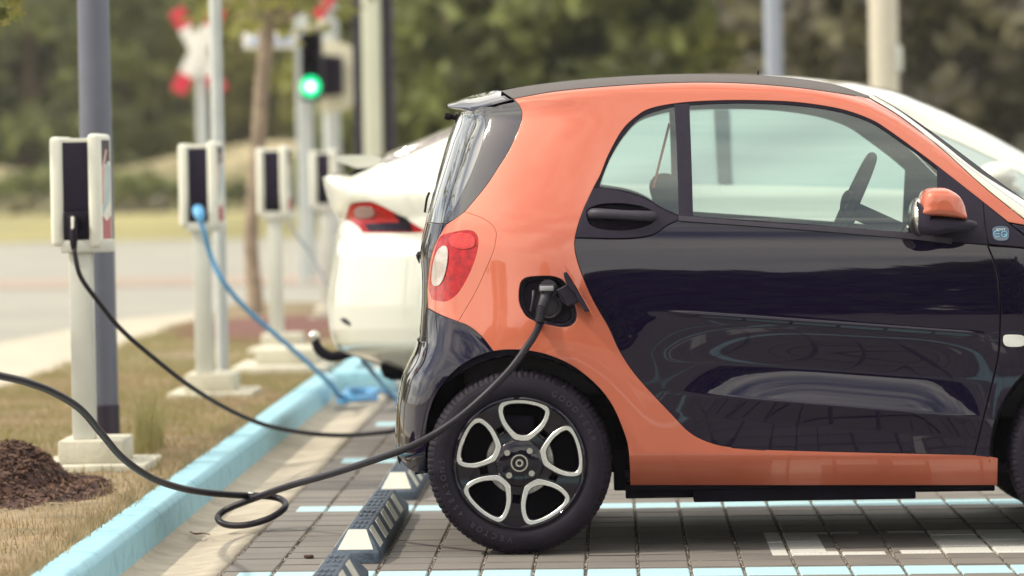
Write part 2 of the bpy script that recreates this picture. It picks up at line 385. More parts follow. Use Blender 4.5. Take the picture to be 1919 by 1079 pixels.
# shared outline chains (photo pixels)
rail = [(962, 185.5), (990, 180), (1040, 171.5), (1115, 164), (1200, 158), (1294, 154.5), (1387, 156), (1481, 163), (1556, 172.5), (1629, 184)]
pill = [(1629, 184), (1687, 219), (1762, 277), (1837, 345), (1905, 400), (1935, 424)]
winout_top = [(1095, 388), (1112, 352), (1125, 327), (1140, 290), (1165, 245), (1190, 220), (1219, 203), (1275, 192.5), (1350, 188), (1425, 188), (1500, 192), (1575, 204), (1631, 223), (1668, 245.5), (1725, 287), (1762, 315), (1841, 377), (1890, 416)]
door_back = [(1095, 388), (1085, 415), (1078, 442), (1076.5, 462), (1082, 490), (1097, 532), (1115, 570), (1140, 613), (1162, 660), (1196, 709), (1258, 776), (1293, 811), (1329, 829), (1369, 838), (1436, 843), (1614, 848), (1823, 853), (1870, 858)]
sill_bot = [(1869, 909), (1500, 909), (1181, 909)]
arch_in = [(1181, 909), (1180, 868), (1177, 835), (1167, 803), (1147, 758), (1118, 721), (1073, 685), (1025, 664), (984, 656), (950, 655), (925, 657.5)]
bump_seam = [(925, 657.5), (905, 632), (880, 611.5), (859, 602.5)]
lamp_seam = [(859, 602.5), (890, 550), (910, 507), (925, 470), (930, 445), (929, 432), (920, 419), (900, 407), (871, 397)]
qp_right = [(871, 397), (910, 350), (932, 317), (955, 280), (974, 237), (979, 217), (976, 202), (967, 189), (962, 185.5)]
porth = [(971, 558), (972, 540), (976, 526.5), (986.5, 518.7), (1008, 516), (1032, 516), (1047, 519.5), (1058, 526.5), (1066, 540), (1073, 558), (1080, 577), (1082, 590), (1080, 602), (1071, 611), (1056, 614), (1037, 611.5), (1018, 607), (1000, 602), (986.5, 594), (978, 582), (973, 570)]
port = closed(porth, 3)
orange = loop(rail, pill, [(1935, 424), (1890, 416)], winout_top[::-1], door_back, [(1870, 858), (1869, 909)], sill_bot, arch_in, bump_seam, lamp_seam, qp_right)
SB.panel('body_panel', orange, M_or, smart, holes=[port], label='orange safety cell with roof rail, pillar and sill')
quarter = loop(qp_right[::-1], [(871, 397), (853, 410), (836, 419)], [(828, 418), (850, 390), (862, 367), (880, 332), (900, 280), (907, 250), (908, 227), (900, 214), (882, 207)], [(882, 206), (920, 196), (962, 185.5)])
SB.panel('corner_panel', quarter, M_bkg, smart, label='glossy black corner panel beside rear window')
rglass = loop([(882, 207), (900, 214), (908, 227), (907, 250), (900, 280), (880, 332), (862, 367), (850, 390), (828, 418)], [(828, 418), (803, 416)], [(801.5, 416), (806, 390), (815, 357), (832, 300), (847, 250), (864, 211)])
SB.panel('rear_window', rglass, M_dglass, smart, gap=.5, step=3.5, rings=(1, 2.2, 3.6, 5.4))
tailg = loop([(801.5, 418), (827, 420), (836, 421)], [(836, 421), (816, 457), (806, 490), (801, 540), (802, 578), (800, 610), (797, 640)], [(797, 640), (787, 640)], [(786, 640), (789.5, 590), (791.5, 520), (787.5, 472), (795.5, 440), (801.5, 418)])
SB.panel('tailgate', tailg, M_bk, smart, gap=.5, step=3.5, rings=(1, 2.2, 3.6))
lampp = loop(lamp_seam[::-1], [(859, 602.5), (827, 590), (802, 577)], [(802, 577), (801, 540), (806, 490), (816, 457), (836, 421)], [(836, 421), (853, 410), (871, 397)])
lens = closed([(826, 442), (845, 435), (875, 430.5), (890, 434), (897, 446), (897, 462), (892, 484), (880, 515), (863, 545), (847, 561), (832, 566), (812, 562), (806, 550), (805, 535), (809, 495), (817, 462)], 3)
SB.panel('lamp_surround', lampp, M_or, smart, holes=[lens], step=6, label='orange panel round the tail lamp')
for mir in (0,):
    tl = SB.panel('tail_lamp', lens, M_red, smart, o=.002, gap=1.2, step=5, mirror=True)
    wl = closed([(835, 462), (838.5, 472), (837, 495), (831, 520), (823, 533), (814, 535), (809.5, 526), (811, 500), (818, 475), (827, 463)], 4)
    SB.panel('reversing_lens', wl, M_clr, tl, o=-.004, gap=0, step=4, mirror=False, skirt=.006)
    rim_ = closed([(846, 441), (865, 437), (882, 440), (890, 450), (886, 462), (868, 466), (850, 462), (842, 452)], 4)
    SB.panel('brake_lens', rim_, M_redd, tl, o=-.002, gap=0, step=4, mirror=False, skirt=.004)
bumper = loop([(787, 641), (797, 640)], [(797, 640), (800, 610), (802, 578.5)], [(802, 578.5), (827, 591), (859, 602.5)], bump_seam[::-1], [(925, 657.5), (893, 668), (862, 686), (835, 712), (815, 742), (803, 778), (798, 815), (797, 887)], [(797, 887), (786, 887), (764, 877), (752, 862)], [(752, 862), (743.5, 845), (742.5, 800), (745.5, 750), (757.5, 700), (779, 665), (787, 641)])
SB.panel('rear_bumper', bumper, M_bk, smart, step=4, rings=(1, 2.2, 3.6, 5.4, 8), skirt=.03)
# door
door = loop([(1078.5, 446), (1150, 448), (1197, 446), (1228, 439), (1250, 423), (1274, 412)], [(1274, 412), (1500, 429), (1700, 446), (1780, 453), (1850, 459)], [(1850, 459), (1867, 505), (1872.5, 549), (1873.5, 602), (1870, 665), (1858, 720), (1843, 780), (1832, 825), (1824.5, 853)], [(1824.5, 853), (1614, 848), (1436, 843), (1369, 838)], door_back[2:15][::-1])
_u = np.arange(1190, 1862, 5.0); dx_ = np.vstack([np.stack([_u, 583+(_u-1200)*.0698+q], 1) for q in (-12, -8.5, -6, -4, -2, 0, 2, 4.5, 8)]+[np.stack([_u[_u > 1270], 741+.083*(_u[_u > 1270]-1340)+q], 1) for q in (-8, -4, 0, 4, 9)]+[np.stack([_u, 583+(_u-1200)*.0698+q], 1) for q in (84, 88, 92, 97)])
dr = SB.panel('door', door, M_bk, smart, step=6, rings=(1.2, 3), gap=1.5, extra=dx_)
pod = loop([(1112, 353.5), (1135, 353), (1172, 361), (1210, 374), (1240, 392), (1273, 407)], [(1273, 407), (1274, 411), (1250, 421), (1228, 437), (1197, 444), (1150, 446), (1079, 444.5)], [(1079, 444.5), (1086, 415), (1096, 388), (1112, 353.5)])
bowl = closed([(1098, 399), (1106, 388), (1130, 381), (1165, 380), (1200, 385), (1222, 394), (1231, 404), (1226, 416), (1205, 427), (1165, 433), (1125, 430), (1104, 420)], 3)
pd = SB.panel('handle_panel', pod, M_matt, smart, holes=[bowl], step=6, gap=.8)
SB.panel('handle_recess', off(ccw(bowl), -3), M_seal, pd, o=.022, gap=0, mirror=False, skirt=.0)
hb = MB(); hp = [(1106, 402, 13.375), (1113, 400, 13.350), (1135, 400.5, 13.336), (1170, 402.5, 13.332), (1205, 404, 13.336), (1222, 405, 13.352), (1229, 406, 13.375)]
hpts = np.array([U(a, b, c-.008) for a, b, c in hp])
hb.tube(hpts, [.016, .0175, .0165, .0155, .0165, .0175, .014], 16, dense=6)
hb.build('door_handle', M_plas, smart, 60)
# weather strip, sail, pillar, insert
def bar(name, P, mat, o=-.004, parent=None, **k): return SB.panel(name, P, mat, parent or smart, o=o, gap=0, step=5, **k)
bar('waist_moulding', loop([(1273, 405), (1425, 417), (1612, 429), (1702, 437), (1782, 447)], [(1784, 447), (1782, 457)], [(1780, 456), (1700, 446.5), (1500, 429.5), (1273, 413)]), M_plas, o=-.007)
bar('window_pillar', loop([(1265, 196), (1291, 195)], [(1291, 195), (1295, 300), (1298, 407)], [(1298, 407), (1273, 406)], [(1273, 406), (1270, 300), (1265, 196)]), M_matt, o=-.001)
bar('mirror_base', loop([(1758, 316), (1763, 317), (1841, 379.5)], [(1841, 379.5), (1844, 420), (1850, 457)], [(1850, 457), (1780, 451), (1758, 449)], [(1758, 449), (1758, 316)]), M_matt, o=-.001)
fi = SB.panel('corner_trim', loop([(1844, 381), (1891, 419.5), (1960, 474)], [(1960, 474), (1918, 463.5), (1853, 457)], [(1853, 457), (1847, 420), (1844, 381)]), M_matt, smart, gap=.8, o=.001)
# glass
quart_glass = loop([(1120, 351), (1128, 331), (1145, 290), (1170, 250), (1200, 218), (1240, 203), (1266, 198)], [(1266, 198), (1271, 300), (1274, 407)], [(1274, 407), (1240, 391), (1210, 373), (1172, 360), (1135, 352), (1120, 351)])
SB.panel('quarter_window', quart_glass, M_win, smart, gap=0, skirt=0, o=.006, step=12, rings=())
dwin = loop([(1291, 195), (1350, 193), (1425, 193), (1500, 197), (1575, 209), (1631, 228), (1668, 251), (1725, 292), (1759, 319)], [(1759, 319), (1759, 445)], [(1759, 445), (1702, 438), (1500, 424), (1298, 408)], [(1298, 408), (1291, 195)])
SB.panel('side_window', dwin, M_win, smart, gap=0, skirt=0, o=.006, step=12, rings=())
# black seal ring round the side glass
seal_out = ccw(loop(winout_top[1:], [(1890, 416), (1850, 462)], [(1850, 462), (1780, 456), (1500, 434), (1275, 414)], [(1275, 414), (1240, 397), (1172, 366), (1110, 358)]))
seal_in = off(ccw(loop([(1122, 350), (1128, 331), (1145, 291), (1170, 251), (1200, 220), (1240, 205), (1275, 198), (1350, 193.5), (1425, 193.5), (1500, 198), (1575, 210), (1631, 229), (1668, 252), (1725, 293), (1757, 319)], [(1757, 319), (1757, 440)], [(1757, 440), (1702, 436), (1500, 420), (1298, 406), (1274, 404)], [(1274, 404), (1240, 389), (1210, 371), (1172, 358), (1122, 350)])), 0)
SB.panel('window_seal', seal_out, M_seal, smart, holes=[seal_in], o=.003, gap=-.5, skirt=.008)
# windscreen edge and windscreen
M_edgeref = pm('screen_edge_reflection', (.60, .58, .48), .25, coat=1)  # cream base colour stands in for the reflection along the glass edge
bar('windscreen_edge', loop([(1629, 181), (1687, 216), (1762, 274), (1837, 342), (1905, 397), (1935, 420)], [(1935, 420), (1958, 412)], [(1958, 412), (1919, 376), (1837, 325), (1762, 266), (1687, 209.5), (1634, 178)]), M_edgeref, o=.0)
bar('windscreen_seal', loop([(1634, 178), (1687, 208.5), (1762, 265), (1837, 323.5), (1919, 376), (1958, 412)], [(1958, 412), (1962, 403)], [(1962, 403), (1893, 356), (1837, 315), (1762, 259), (1687, 207), (1640, 180)]), M_seal, o=.006)
SB.strip('windscreen', [(u, np.interp(u, YT[:, 0], YT[:, 1])+.6) for u in range(1632, 1962, 12)], M_wind, smart, crown=.004)
# roof
roofp = loop([(940, 170), (990, 161), (1065, 151.5), (1140, 145), (1219, 140.5), (1294, 138.5), (1369, 139.5), (1444, 143), (1518, 150.5), (1575, 161.5), (1629, 180)], [(1629, 180), (1629, 183)], [(1629, 183), (1556, 171.5), (1481, 162), (1387, 155), (1294, 153.5), (1200, 157), (1115, 163), (1040, 170.5), (990, 179), (962, 184.5)], [(962, 184.5), (940, 170)])
SB.panel('roof_edge', roofp, M_roof, smart, gap=.4, step=5, rings=(1, 2.5), o=-.002)
SB.strip('roof', [(u, np.interp(u, YT[:, 0], YT[:, 1])+.9) for u in range(938, 1634, 12)], M_roof, smart, o=-.002, crown=.004, n=12)
antn = MB(); antn.tube([U(1420, 140, 14.1), U(1421, 132, 14.1)], [.003, .002], 8); antn.build('aerial', M_seal, smart)
# spoiler
spA = U(839, 195, 13.80); sp = MB()
prof = [(839, 191), (852, 187.5), (882, 178), (926, 168.5), (944, 170), (962, 184.5), (957, 187), (920, 197), (884, 207), (876, 206.5), (862, 202.5), (840, 201)]
ys = [13.52, 13.53, 13.56, 13.64, 14.13]; VV = []
ringp = np.array(prof, float)
def spr(i, inset): 
    c = np.array([905, 188.]); q = ringp.copy(); q = c+(q-c)*(1-inset); return q
dd = {0: (.0, 13.70), 1: (.0, 13.76), 2: (.0, 14.50), 3: (.0, 14.56)}
secs = [(spr(0, .0), None), ]
def spd(u, v):                   # near edge follows the body, trailing edge wraps away
    return smart_depth(u, v)-.004
n_ = len(ringp)
near = np.array([U(a, b, max(float(spd(a, b)), 13.46)) for a, b in ringp])
near2 = near.copy(); near2[:, 1] += .10
lowv = np.interp(ringp[:, 0], [839, 840, 862, 884, 920, 957, 962], [199, 201, 202.5, 207, 197, 187, 186]); rv = np.where(ringp[:, 1] < lowv-.5, lowv-(lowv-ringp[:, 1])*.22, ringp[:, 1]); near = np.array([U(a, b, max(float(spd(a, b)), 13.46)) for a, b in zip(ringp[:, 0], rv)]); near[:, 1] -= .01
far = near.copy(); far[:, 1] = 2*YC-far[:, 1]; far2 = near2.copy(); far2[:, 1] = 2*YC-far2[:, 1]
V = np.vstack([near, near2, far2, far]); Fc = []
for k in range(3):
    for i in range(n_): j = (i+1) % n_; Fc.append((k*n_+i, k*n_+j, (k+1)*n_+j, (k+1)*n_+i))
Fc += [tuple(range(n_))[::-1], tuple(range(3*n_, 4*n_))]
mk('roof_spoiler', V, Fc, M_bk, smart, 30)
# cross-car skins at the back
def tailc(v0, v1, st=8): return [(np.interp(v, XL[:, 0], XL[:, 1])+.5, v) for v in np.arange(v0, v1+.1, st)]
SB.strip('rear_window', tailc(209, 417), M_dglass, smart, crown=.02, cdir=(-1, 0, 0))
SB.strip('tailgate', tailc(418, 640), M_bk, smart, crown=.02, cdir=(-1, 0, 0))
SB.strip('rear_bumper', tailc(641, 886), M_bk, smart, crown=.02, cdir=(-1, 0, 0))
m = MB(); a = U(846, 219, 14.1); m.tube([a+[-.022, 0, .004], a+[-.004, 0, 0], a+[.0, 0, 0], a+[.03, 0, -.008]], [.0115, .0125, .008, .008], 12); m.build('wiper_pivot', M_seal, smart)
m = MB(); m.tube([U(805, 360, 14.0), U(800, 372, 14.0), U(797, 392, 14.0), U(796, 398, 14.0)], .004, 8, dense=3); m.build('wiper_arm', M_seal, smart)
m = MB(); m.tube([U(788, 474, 14.0), U(784, 478, 14.0), U(790, 492, 14.0)], .009, 8, dense=3); m.build('tailgate_latch', M_bk, smart)
# front end (beyond the frame edge, seen only in part)
FWX = UG(CW[0], 1041)[0]+1.873
fcx = CW[0]+1.873*584*.999; fcy = 872-1.873*584*ROLL
fa = [(fcx+212*math.cos(R(a)), fcy-212*math.sin(R(a))) for a in range(-8, 189, 8)]
fend = loop([(1852, 461), (1918, 466), (1965, 476), (2040, 470), (2140, 500), (2200, 540)], [(2200, 540), (2262, 680), (2268, 760)], [(2268, 760), (2272, 852)], fa, [(1853, 858), (1826, 853.5)], [(1826, 853.5), (1834, 825), (1845, 780), (1860, 720), (1872, 665), (1875.5, 602), (1874.5, 549), (1869, 505), (1852, 461)])
# keep the arch edge where the photo has it
SB.panel('front_wing', fend, M_bk, smart, step=9, gap=1.3)
hood = loop([(1893, 419), (1935, 424), (1962, 403)], [(1962, 403), (2040, 426), (2140, 456), (2230, 506)], [(2230, 506), (2200, 538), (2140, 498), (2040, 468), (1965, 472)], [(1965, 472), (1893, 419)])
SB.panel('bonnet', hood, M_bk, smart, step=9)
SB.strip('bonnet', [(u, np.interp(u, YT[:, 0], YT[:, 1])+.6) for u in range(1962, 2232, 15)], M_bk, smart, crown=.01)
nose = loop([(2232, 508), (2290, 582), (2315, 662), (2318, 760), (2300, 860), (2272, 905)], [(2272, 905), (2272, 852), (2268, 760), (2262, 680), (2202, 541)], [(2202, 541), (2232, 508)])
SB.panel('front_bumper', nose, M_or, smart, step=9)
SB.strip('front_bumper', [(2232, 508), (2262, 543), (2290, 582), (2306, 620), (2315, 662), (2318, 720), (2314, 800), (2300, 860), (2272, 905)], M_or, smart, crown=.12, cdir=(1, 0, 0))
m = MB(); hl = U(2262, 600, 13.62); m.ball(hl, (.075, .06, .085)); o_ = m.build('headlamp', M_clr, smart, True)
m = MB(); m.ball((hl[0], 2*YC-hl[1], hl[2]), (.075, .06, .085)); m.build('headlamp', M_clr, smart, True)
# side repeater lamp
il = closed([(1884, 628.5), (1900, 628), (1914, 629), (1919.5, 633), (1920, 640), (1917, 647), (1902, 649), (1888, 648), (1882, 643), (1881, 634)], 3)
SB.panel('side_repeater', il, pm('repeater_lens', (.75, .74, .68), .15, coat=1), smart, o=-.004, gap=0, step=4, skirt=.006)
# badge
def onplane(u, v, y, s): return Matrix.Translation(Vector(U(u, v, y))) @ Matrix.Rotation(math.pi/2, 4, 'X')
bc = float(smart_depth(1875.5, 438))
bd = closed([(1861, 431), (1865, 426), (1876, 424.5), (1887, 426.5), (1890, 432), (1889.5, 444), (1886, 449), (1876, 450.5), (1866, 448.5), (1861.5, 443)], 3)
bdg = SB.panel('badge', bd, pm('badge_blue', (.03, .07, .13), .3, coat=1), fi, o=-.002, gap=0, step=4, skirt=.003, mirror=False)
Mt = Matrix.Rotation(-ROLL*.5, 4, 'Y')
M_tw = pm('badge_white', (.85, .85, .85), .4); M_tb = pm('badge_cyan', (.25, .62, .85), .4)
text_on('smart', .0125, 'badge_lettering', M_tw, onplane(1875, 429.2, bc-.0035, 1), bdg)
text_on('fortwo', .0125, 'badge_lettering', M_tw, onplane(1875, 446.3, bc-.0035, 1), bdg)
m = MB(); 
def arc(cx, cy, r, a0, a1, n=16): return [U(cx+r*math.cos(R(a)), cy-r*math.sin(R(a)), bc-.0035) for a in np.linspace(a0, a1, n)]
m.tube([U(1873.5, 432.6, bc-.0035)]+arc(1867.5, 437.7, 5.1, 90, 270)+[U(1873.5, 442.8, bc-.0035)], .0012, 6)
m.tube([U(1865.5, 437.7, bc-.0035), U(1873, 437.7, bc-.0035)], .0012, 6)
m.tube(arc(1882, 438.2, 5.1, 325, -60, 24), .0012, 6); m.tube([U(1881.5, 437.8, bc-.0035), U(1886.5, 443.4, bc-.0035)], .0012, 6)
m.build('badge_lettering', M_tb, bdg)
# wing mirror
def sect(P, ctr, ysc):           # loft the mirror outline through several sections along y
    V = []; n = len(P)
    for (y, s, dx) in ysc:
        q = ctr+(P-ctr)*s; w_ = U(q[:, 0]+dx, q[:, 1], np.full(n, 13.16)); w_[:, 1] = y; V.append(w_)
    k = len(ysc); Fc = [(i*n+a, i*n+(a+1) % n, (i+1)*n+(a+1) % n, (i+1)*n+a) for i in range(k-1) for a in range(n)]
    Fc += [tuple(range(n)), tuple(range((k-1)*n, k*n))[::-1]]
    return np.vstack(V), Fc
capP = closed([(1736, 353), (1750, 351), (1768, 351.5), (1783, 357.5), (1796, 367), (1804, 380), (1808.5, 395), (1810, 411), (1785, 409), (1760, 406.5), (1721, 404), (1720.5, 388), (1722, 372), (1727, 360)], 4)
capC = np.array([1765, 385.])
secs = [(13.045, .30, 2), (13.047, .55, 1), (13.055, .76, 0), (13.07, .89, 0), (13.095, .97, 0), (13.13, 1, 0), (13.2, .99, 0)]
V, Fc = sect(capP, capC, secs)
mk('mirror_cap', V, Fc, M_or, smart, 50, )
lowP = closed([(1716, 376), (1721, 388), (1721, 404), (1760, 406), (1810, 411), (1827, 415), (1831, 421), (1826, 428), (1811, 433), (1782, 434), (1756, 440), (1729, 440), (1717, 431), (1713, 414), (1713, 392)], 4)
V, Fc = sect(lowP, np.array([1762, 420.]), [(13.058, .45, -4), (13.062, .68, -2), (13.075, .86, 0), (13.10, .97, 0), (13.14, 1, 0), (13.25, .97, 0), (13.30, .80, 12), (13.37, .62, 28)])
mh = mk('mirror_housing', V, Fc, M_matt, smart, 50)
m = MB(); g0 = U(1711, 400, 13.10); m.ball((g0[0]+.022, 13.165, g0[2]-.012), (.034, .085, .062)); m.build('mirror_glass', M_chr, mh, True)
# charging flap, socket and its recess
cup = MB(); pc = np.array([1024, 566.])
P0 = off(ccw(port), -2.0); secp = []
for s_, dy in [(1.0, .004), (.97, .012), (.90, .014), (.86, .034), (.80, .036), (.76, .065)]:
    q = pc+(P0-pc)*s_; ww = U(q[:, 0], q[:, 1], smart_depth(P0[:, 0], P0[:, 1])+dy); secp.append(ww)
n_ = len(P0); Fc = [(i*n_+a, (i+1)*n_+a, (i+1)*n_+(a+1) % n_, i*n_+(a+1) % n_) for i in range(5) for a in range(n_)]+[tuple(range(5*n_, 6*n_))]
rc = mk('charge_port_recess', np.vstack(secp), Fc, M_matt, smart, 40)
m = MB(); yd = float(smart_depth(1030, 565)); so_c = U(1028, 572, yd+.03)
m.lathe([(.0, .0), (.027, .0), (.034, .004), (.040, .0), (.040, .03), (.046, .03)], so_c-[0, .012, 0], 'y', 32); 
m.tube([U(1046, 560, yd+.03), U(1050, 560, yd+.02), U(1050, 581, yd+.02), U(1044, 582, yd+.03)], .0035, 8, dense=3)
m.tube([U(1000, 545, yd+.03), U(999, 560, yd+.02), U(995, 583, yd+.03)], .005, 8, dense=3)
m.build('charge_socket', M_plas, smart)
m = MB()
def px(P, y): return [tuple(q) for q in U(np.array(P, float)[:, 0], np.array(P, float)[:, 1], np.full(len(P), float(y)))]
def slab(P, y0, y1, ch=.0015):
    P = np.array(P, float); P = P if area(P) > 0 else P[::-1]
    A = px(off(P, ch*584), y0); B = px(P, y0+ch); C = px(P, y1); n = len(P)
    return A+B+C, [tuple(range(n))]+[(i, n+i, n+(i+1) % n, (i+1) % n) for i in range(n)]+[(n+i, 2*n+i, 2*n+(i+1) % n, n+(i+1) % n) for i in range(n)]+[tuple(range(2*n, 3*n))[::-1]]
m.add(*slab([(1056, 511), (1061, 509), (1066, 514), (1076, 532), (1095, 558), (1107, 583), (1096, 583.5), (1086.5, 567.5), (1076, 548), (1062, 534), (1057, 519)], yd-.085, yd-.012, .003))
m.add(*slab([(1043, 543), (1062, 533), (1077, 548), (1086, 565), (1077, 569), (1064, 574), (1057, 558)], yd-.055, yd-.012, .003))
m.add(*slab([(1043, 543), (1060, 556), (1064, 574), (1052, 566)], yd-.02, yd+.03, .002))
m.build('flap_hinge', M_matt, smart)
m = MB(); m.add(*slab([(1057, 496.5), (1060, 498), (1067, 510), (1074, 517), (1077, 528), (1085, 543), (1101, 570), (1112.5, 593), (1109, 590), (1094, 562), (1079, 536), (1072, 524), (1063, 511)], yd-.090, yd-.014, .001)); m.build('charging_flap', M_or, smart)
# inner dark shell behind the gaps
arc_hole = [(CW[0]+206*math.cos(R(a)), CW[1]-206*math.sin(R(a))) for a in range(0, 360, 6)]
arc_hole2 = [(fcx+208*math.cos(R(a)), fcy-208*math.sin(R(a))) for a in range(0, 360, 6)]
und = loop([(866, 214), (960, 188)], rail, pill, [(1960, 420), (2230, 512), (2290, 600), (2300, 860)], [(2300, 860), (2240, 900)], [(2240, 900), (1186, 900)], [(1186, 900), (800, 880), (760, 870)], [(760, 870), (748, 800), (752, 750), (766, 700), (790, 655), (797, 600), (797, 520), (796, 470), (806, 425), (812, 390), (820, 357), (838, 300), (852, 250), (866, 214)])
sh_in = off(ccw(loop([(1118, 352), (1128, 330), (1145, 289), (1170, 248), (1200, 217), (1240, 202), (1275, 195), (1350, 191), (1425, 191), (1500, 195), (1575, 207), (1631, 226), (1668, 249), (1725, 290), (1757, 317)], [(1757, 317), (1757, 442)], [(1757, 442), (1500, 424), (1298, 408), (1274, 407)], [(1274, 407), (1240, 391), (1172, 360), (1118, 352)])), 1)
und2 = ccw(resample(und, 6))
def clipout(P, c, r):            # push points of the outline out of a wheel opening
    P = P.copy(); return P
cutr = [p for p in und2]
# wheel openings are cut by building the outline around them
und_body = loop([(872, 216), (960, 188)], rail, pill, [(1960, 424), (2100, 470), (2230, 530), (2280, 620), (2290, 860)], [(2290, 860), (2276, 895)], [(fcx+208*math.cos(R(a)), fcy-208*math.sin(R(a))) for a in range(-6, 187, 8)], [(1870, 895), (1186, 895)], [(CW[0]+207*math.cos(R(a)), CW[1]-207*math.sin(R(a))) for a in range(-4, 184, 8)], [(765, 870), (752, 860)], [(752, 860), (748, 800), (752, 750), (766, 700), (790, 655), (797, 600), (797, 520), (796, 470), (806, 425), (812, 390), (820, 357), (838, 300), (852, 250), (866, 214)])
SB.panel('inner_shell', und_body, M_und, smart, holes=[ccw(sh_in), off(ccw(port), -6)], o=.013, gap=0, step=10, skirt=0, rings=(2,))
for cx_, cy_ in ((CW[0], CW[1]), (fcx, fcy)):
    c = U(cx_, cy_, 13.36)
    for (ya, yb) in ((13.355, 13.60), (2*YC-13.60, 2*YC-13.355)):
        m = MB(); an = np.linspace(-.12, math.pi+.12, 26); V = []
        for y in (ya, yb):
            for t in an:
                yy_ = y; fd = max(13.36, float(smart_depth(cx_+204*math.cos(t), cy_-204*math.sin(t)))+.035)
                if y == 13.355: yy_ = fd
                elif y == 2*YC-13.355: yy_ = 2*YC-fd
                V.append((c[0]+.352*math.cos(t), yy_, c[2]+.352*math.sin(t)))
        m.add(V, [(i, i+1, 27+i-1+0, 26+i) for i in range(25)])
        V = [(c[0], (yb if ya < YC else ya), c[2])]+[(c[0]+.352*math.cos(t), (yb if ya < YC else ya), c[2]+.352*math.sin(t)) for t in an]; m.add(V, [(0, i+1, i+2) for i in range(25)])
        m.build('wheel_arch_liner', M_und, smart)
# underbody
m = MB(); gx = lambda u: float(U(u, 900, 13.4)[0])
m.box(gx(1171), gx(1886), 13.40, 2*YC-13.40, .235, .265, .004)
m.box(gx(1183), gx(1868), 13.425, 13.48, .196, .245, .004); m.box(gx(1183), gx(1868), 2*YC-13.48, 2*YC-13.425, .198, .245, .004)
m.box(gx(1300), gx(1718), 13.45, 14.83, .152, .21, .005)
m.box(gx(1172), gx(1299), 13.47, 14.8, .166, .215, .004); m.box(gx(1719), gx(1868), 13.47, 14.8, .172, .214, .004)
m.box(gx(800), gx(1180), 13.62, 2*YC-13.62, .24, .6, .02); m.box(gx(1890), gx(2260), 13.62, 2*YC-13.62, .22, .55, .02)
m.box(gx(770), gx(800), 13.5, 2*YC-13.5, .27, .35, .01)
for k in range(15):
    xx = gx(1200)+k*.072; m.ball((xx, 13.424, .226), .004, 8, 6)
m.box(gx(1150), gx(1178), 13.5, 13.56, .19, .32, .006)
m.build('underbody', M_und, smart)
# cabin
def cab(name, b, mat=M_int, sm_=40): return b.build(name, mat, smart, sm_)
m = MB(); m.box(gx(1175), gx(1850), 13.50, 2*YC-13.50, .27, .40, .02); m.box(gx(870), gx(1180), 13.5, 2*YC-13.50, .5, .93, .05); m.box(gx(1830), gx(1960), 13.52, 2*YC-13.52, .4, .96, .05); m.box(gx(1770), gx(1850), 13.56, 2*YC-13.56, .80, 1.0, .04)
cab('cabin_lining', m)
for yc_ in (13.80, 14.46):
    m = MB(); T = Matrix.Translation((gx(1335), yc_, .74)) @ Matrix.Rotation(R(-16), 4, 'Y')
    m.box(-.075, .075, -.24, .24, -.34, .34, .06, 4, T); m.box(-.055, .045, -.14, .14, .33, .50, .05, 4, T)
    m.box(gx(1350), gx(1600), yc_-.25, yc_+.25, .42, .58, .06, 4); cab('seat', m)
m = MB(); sw = np.array([gx(1612), 13.80, 1.095]); ax = Vector((-.85, 0, .40)).normalized(); e1 = Vector((0, 1, 0)); e2 = ax.cross(e1)
ring = [sw+.185*(math.cos(t)*np.array(e1)+math.sin(t)*np.array(e2)) for t in np.linspace(0, 2*math.pi, 41)]
m.tube(ring, .017, 12, cap=False); m.tube([sw, sw-np.array(ax)*.25], .03, 10); m.tube([sw-.18*np.array(e1), sw+.18*np.array(e1)], .02, 8); m.ball(sw, (.03, .07, .06)); cab('steering_wheel', m, M_matt)
m = MB(); m.box(0, .008, 0, .03, 0, 1, 0, 2, Matrix.Translation(Vector(U(1222, 352, 13.62))) @ Matrix.Rotation(R(15), 4, 'Y') @ Matrix.Diagonal((1, 1, .22, 1))); m.build('seat_belt', pm('belt_webbing', (.75, .16, .10), .8), smart)
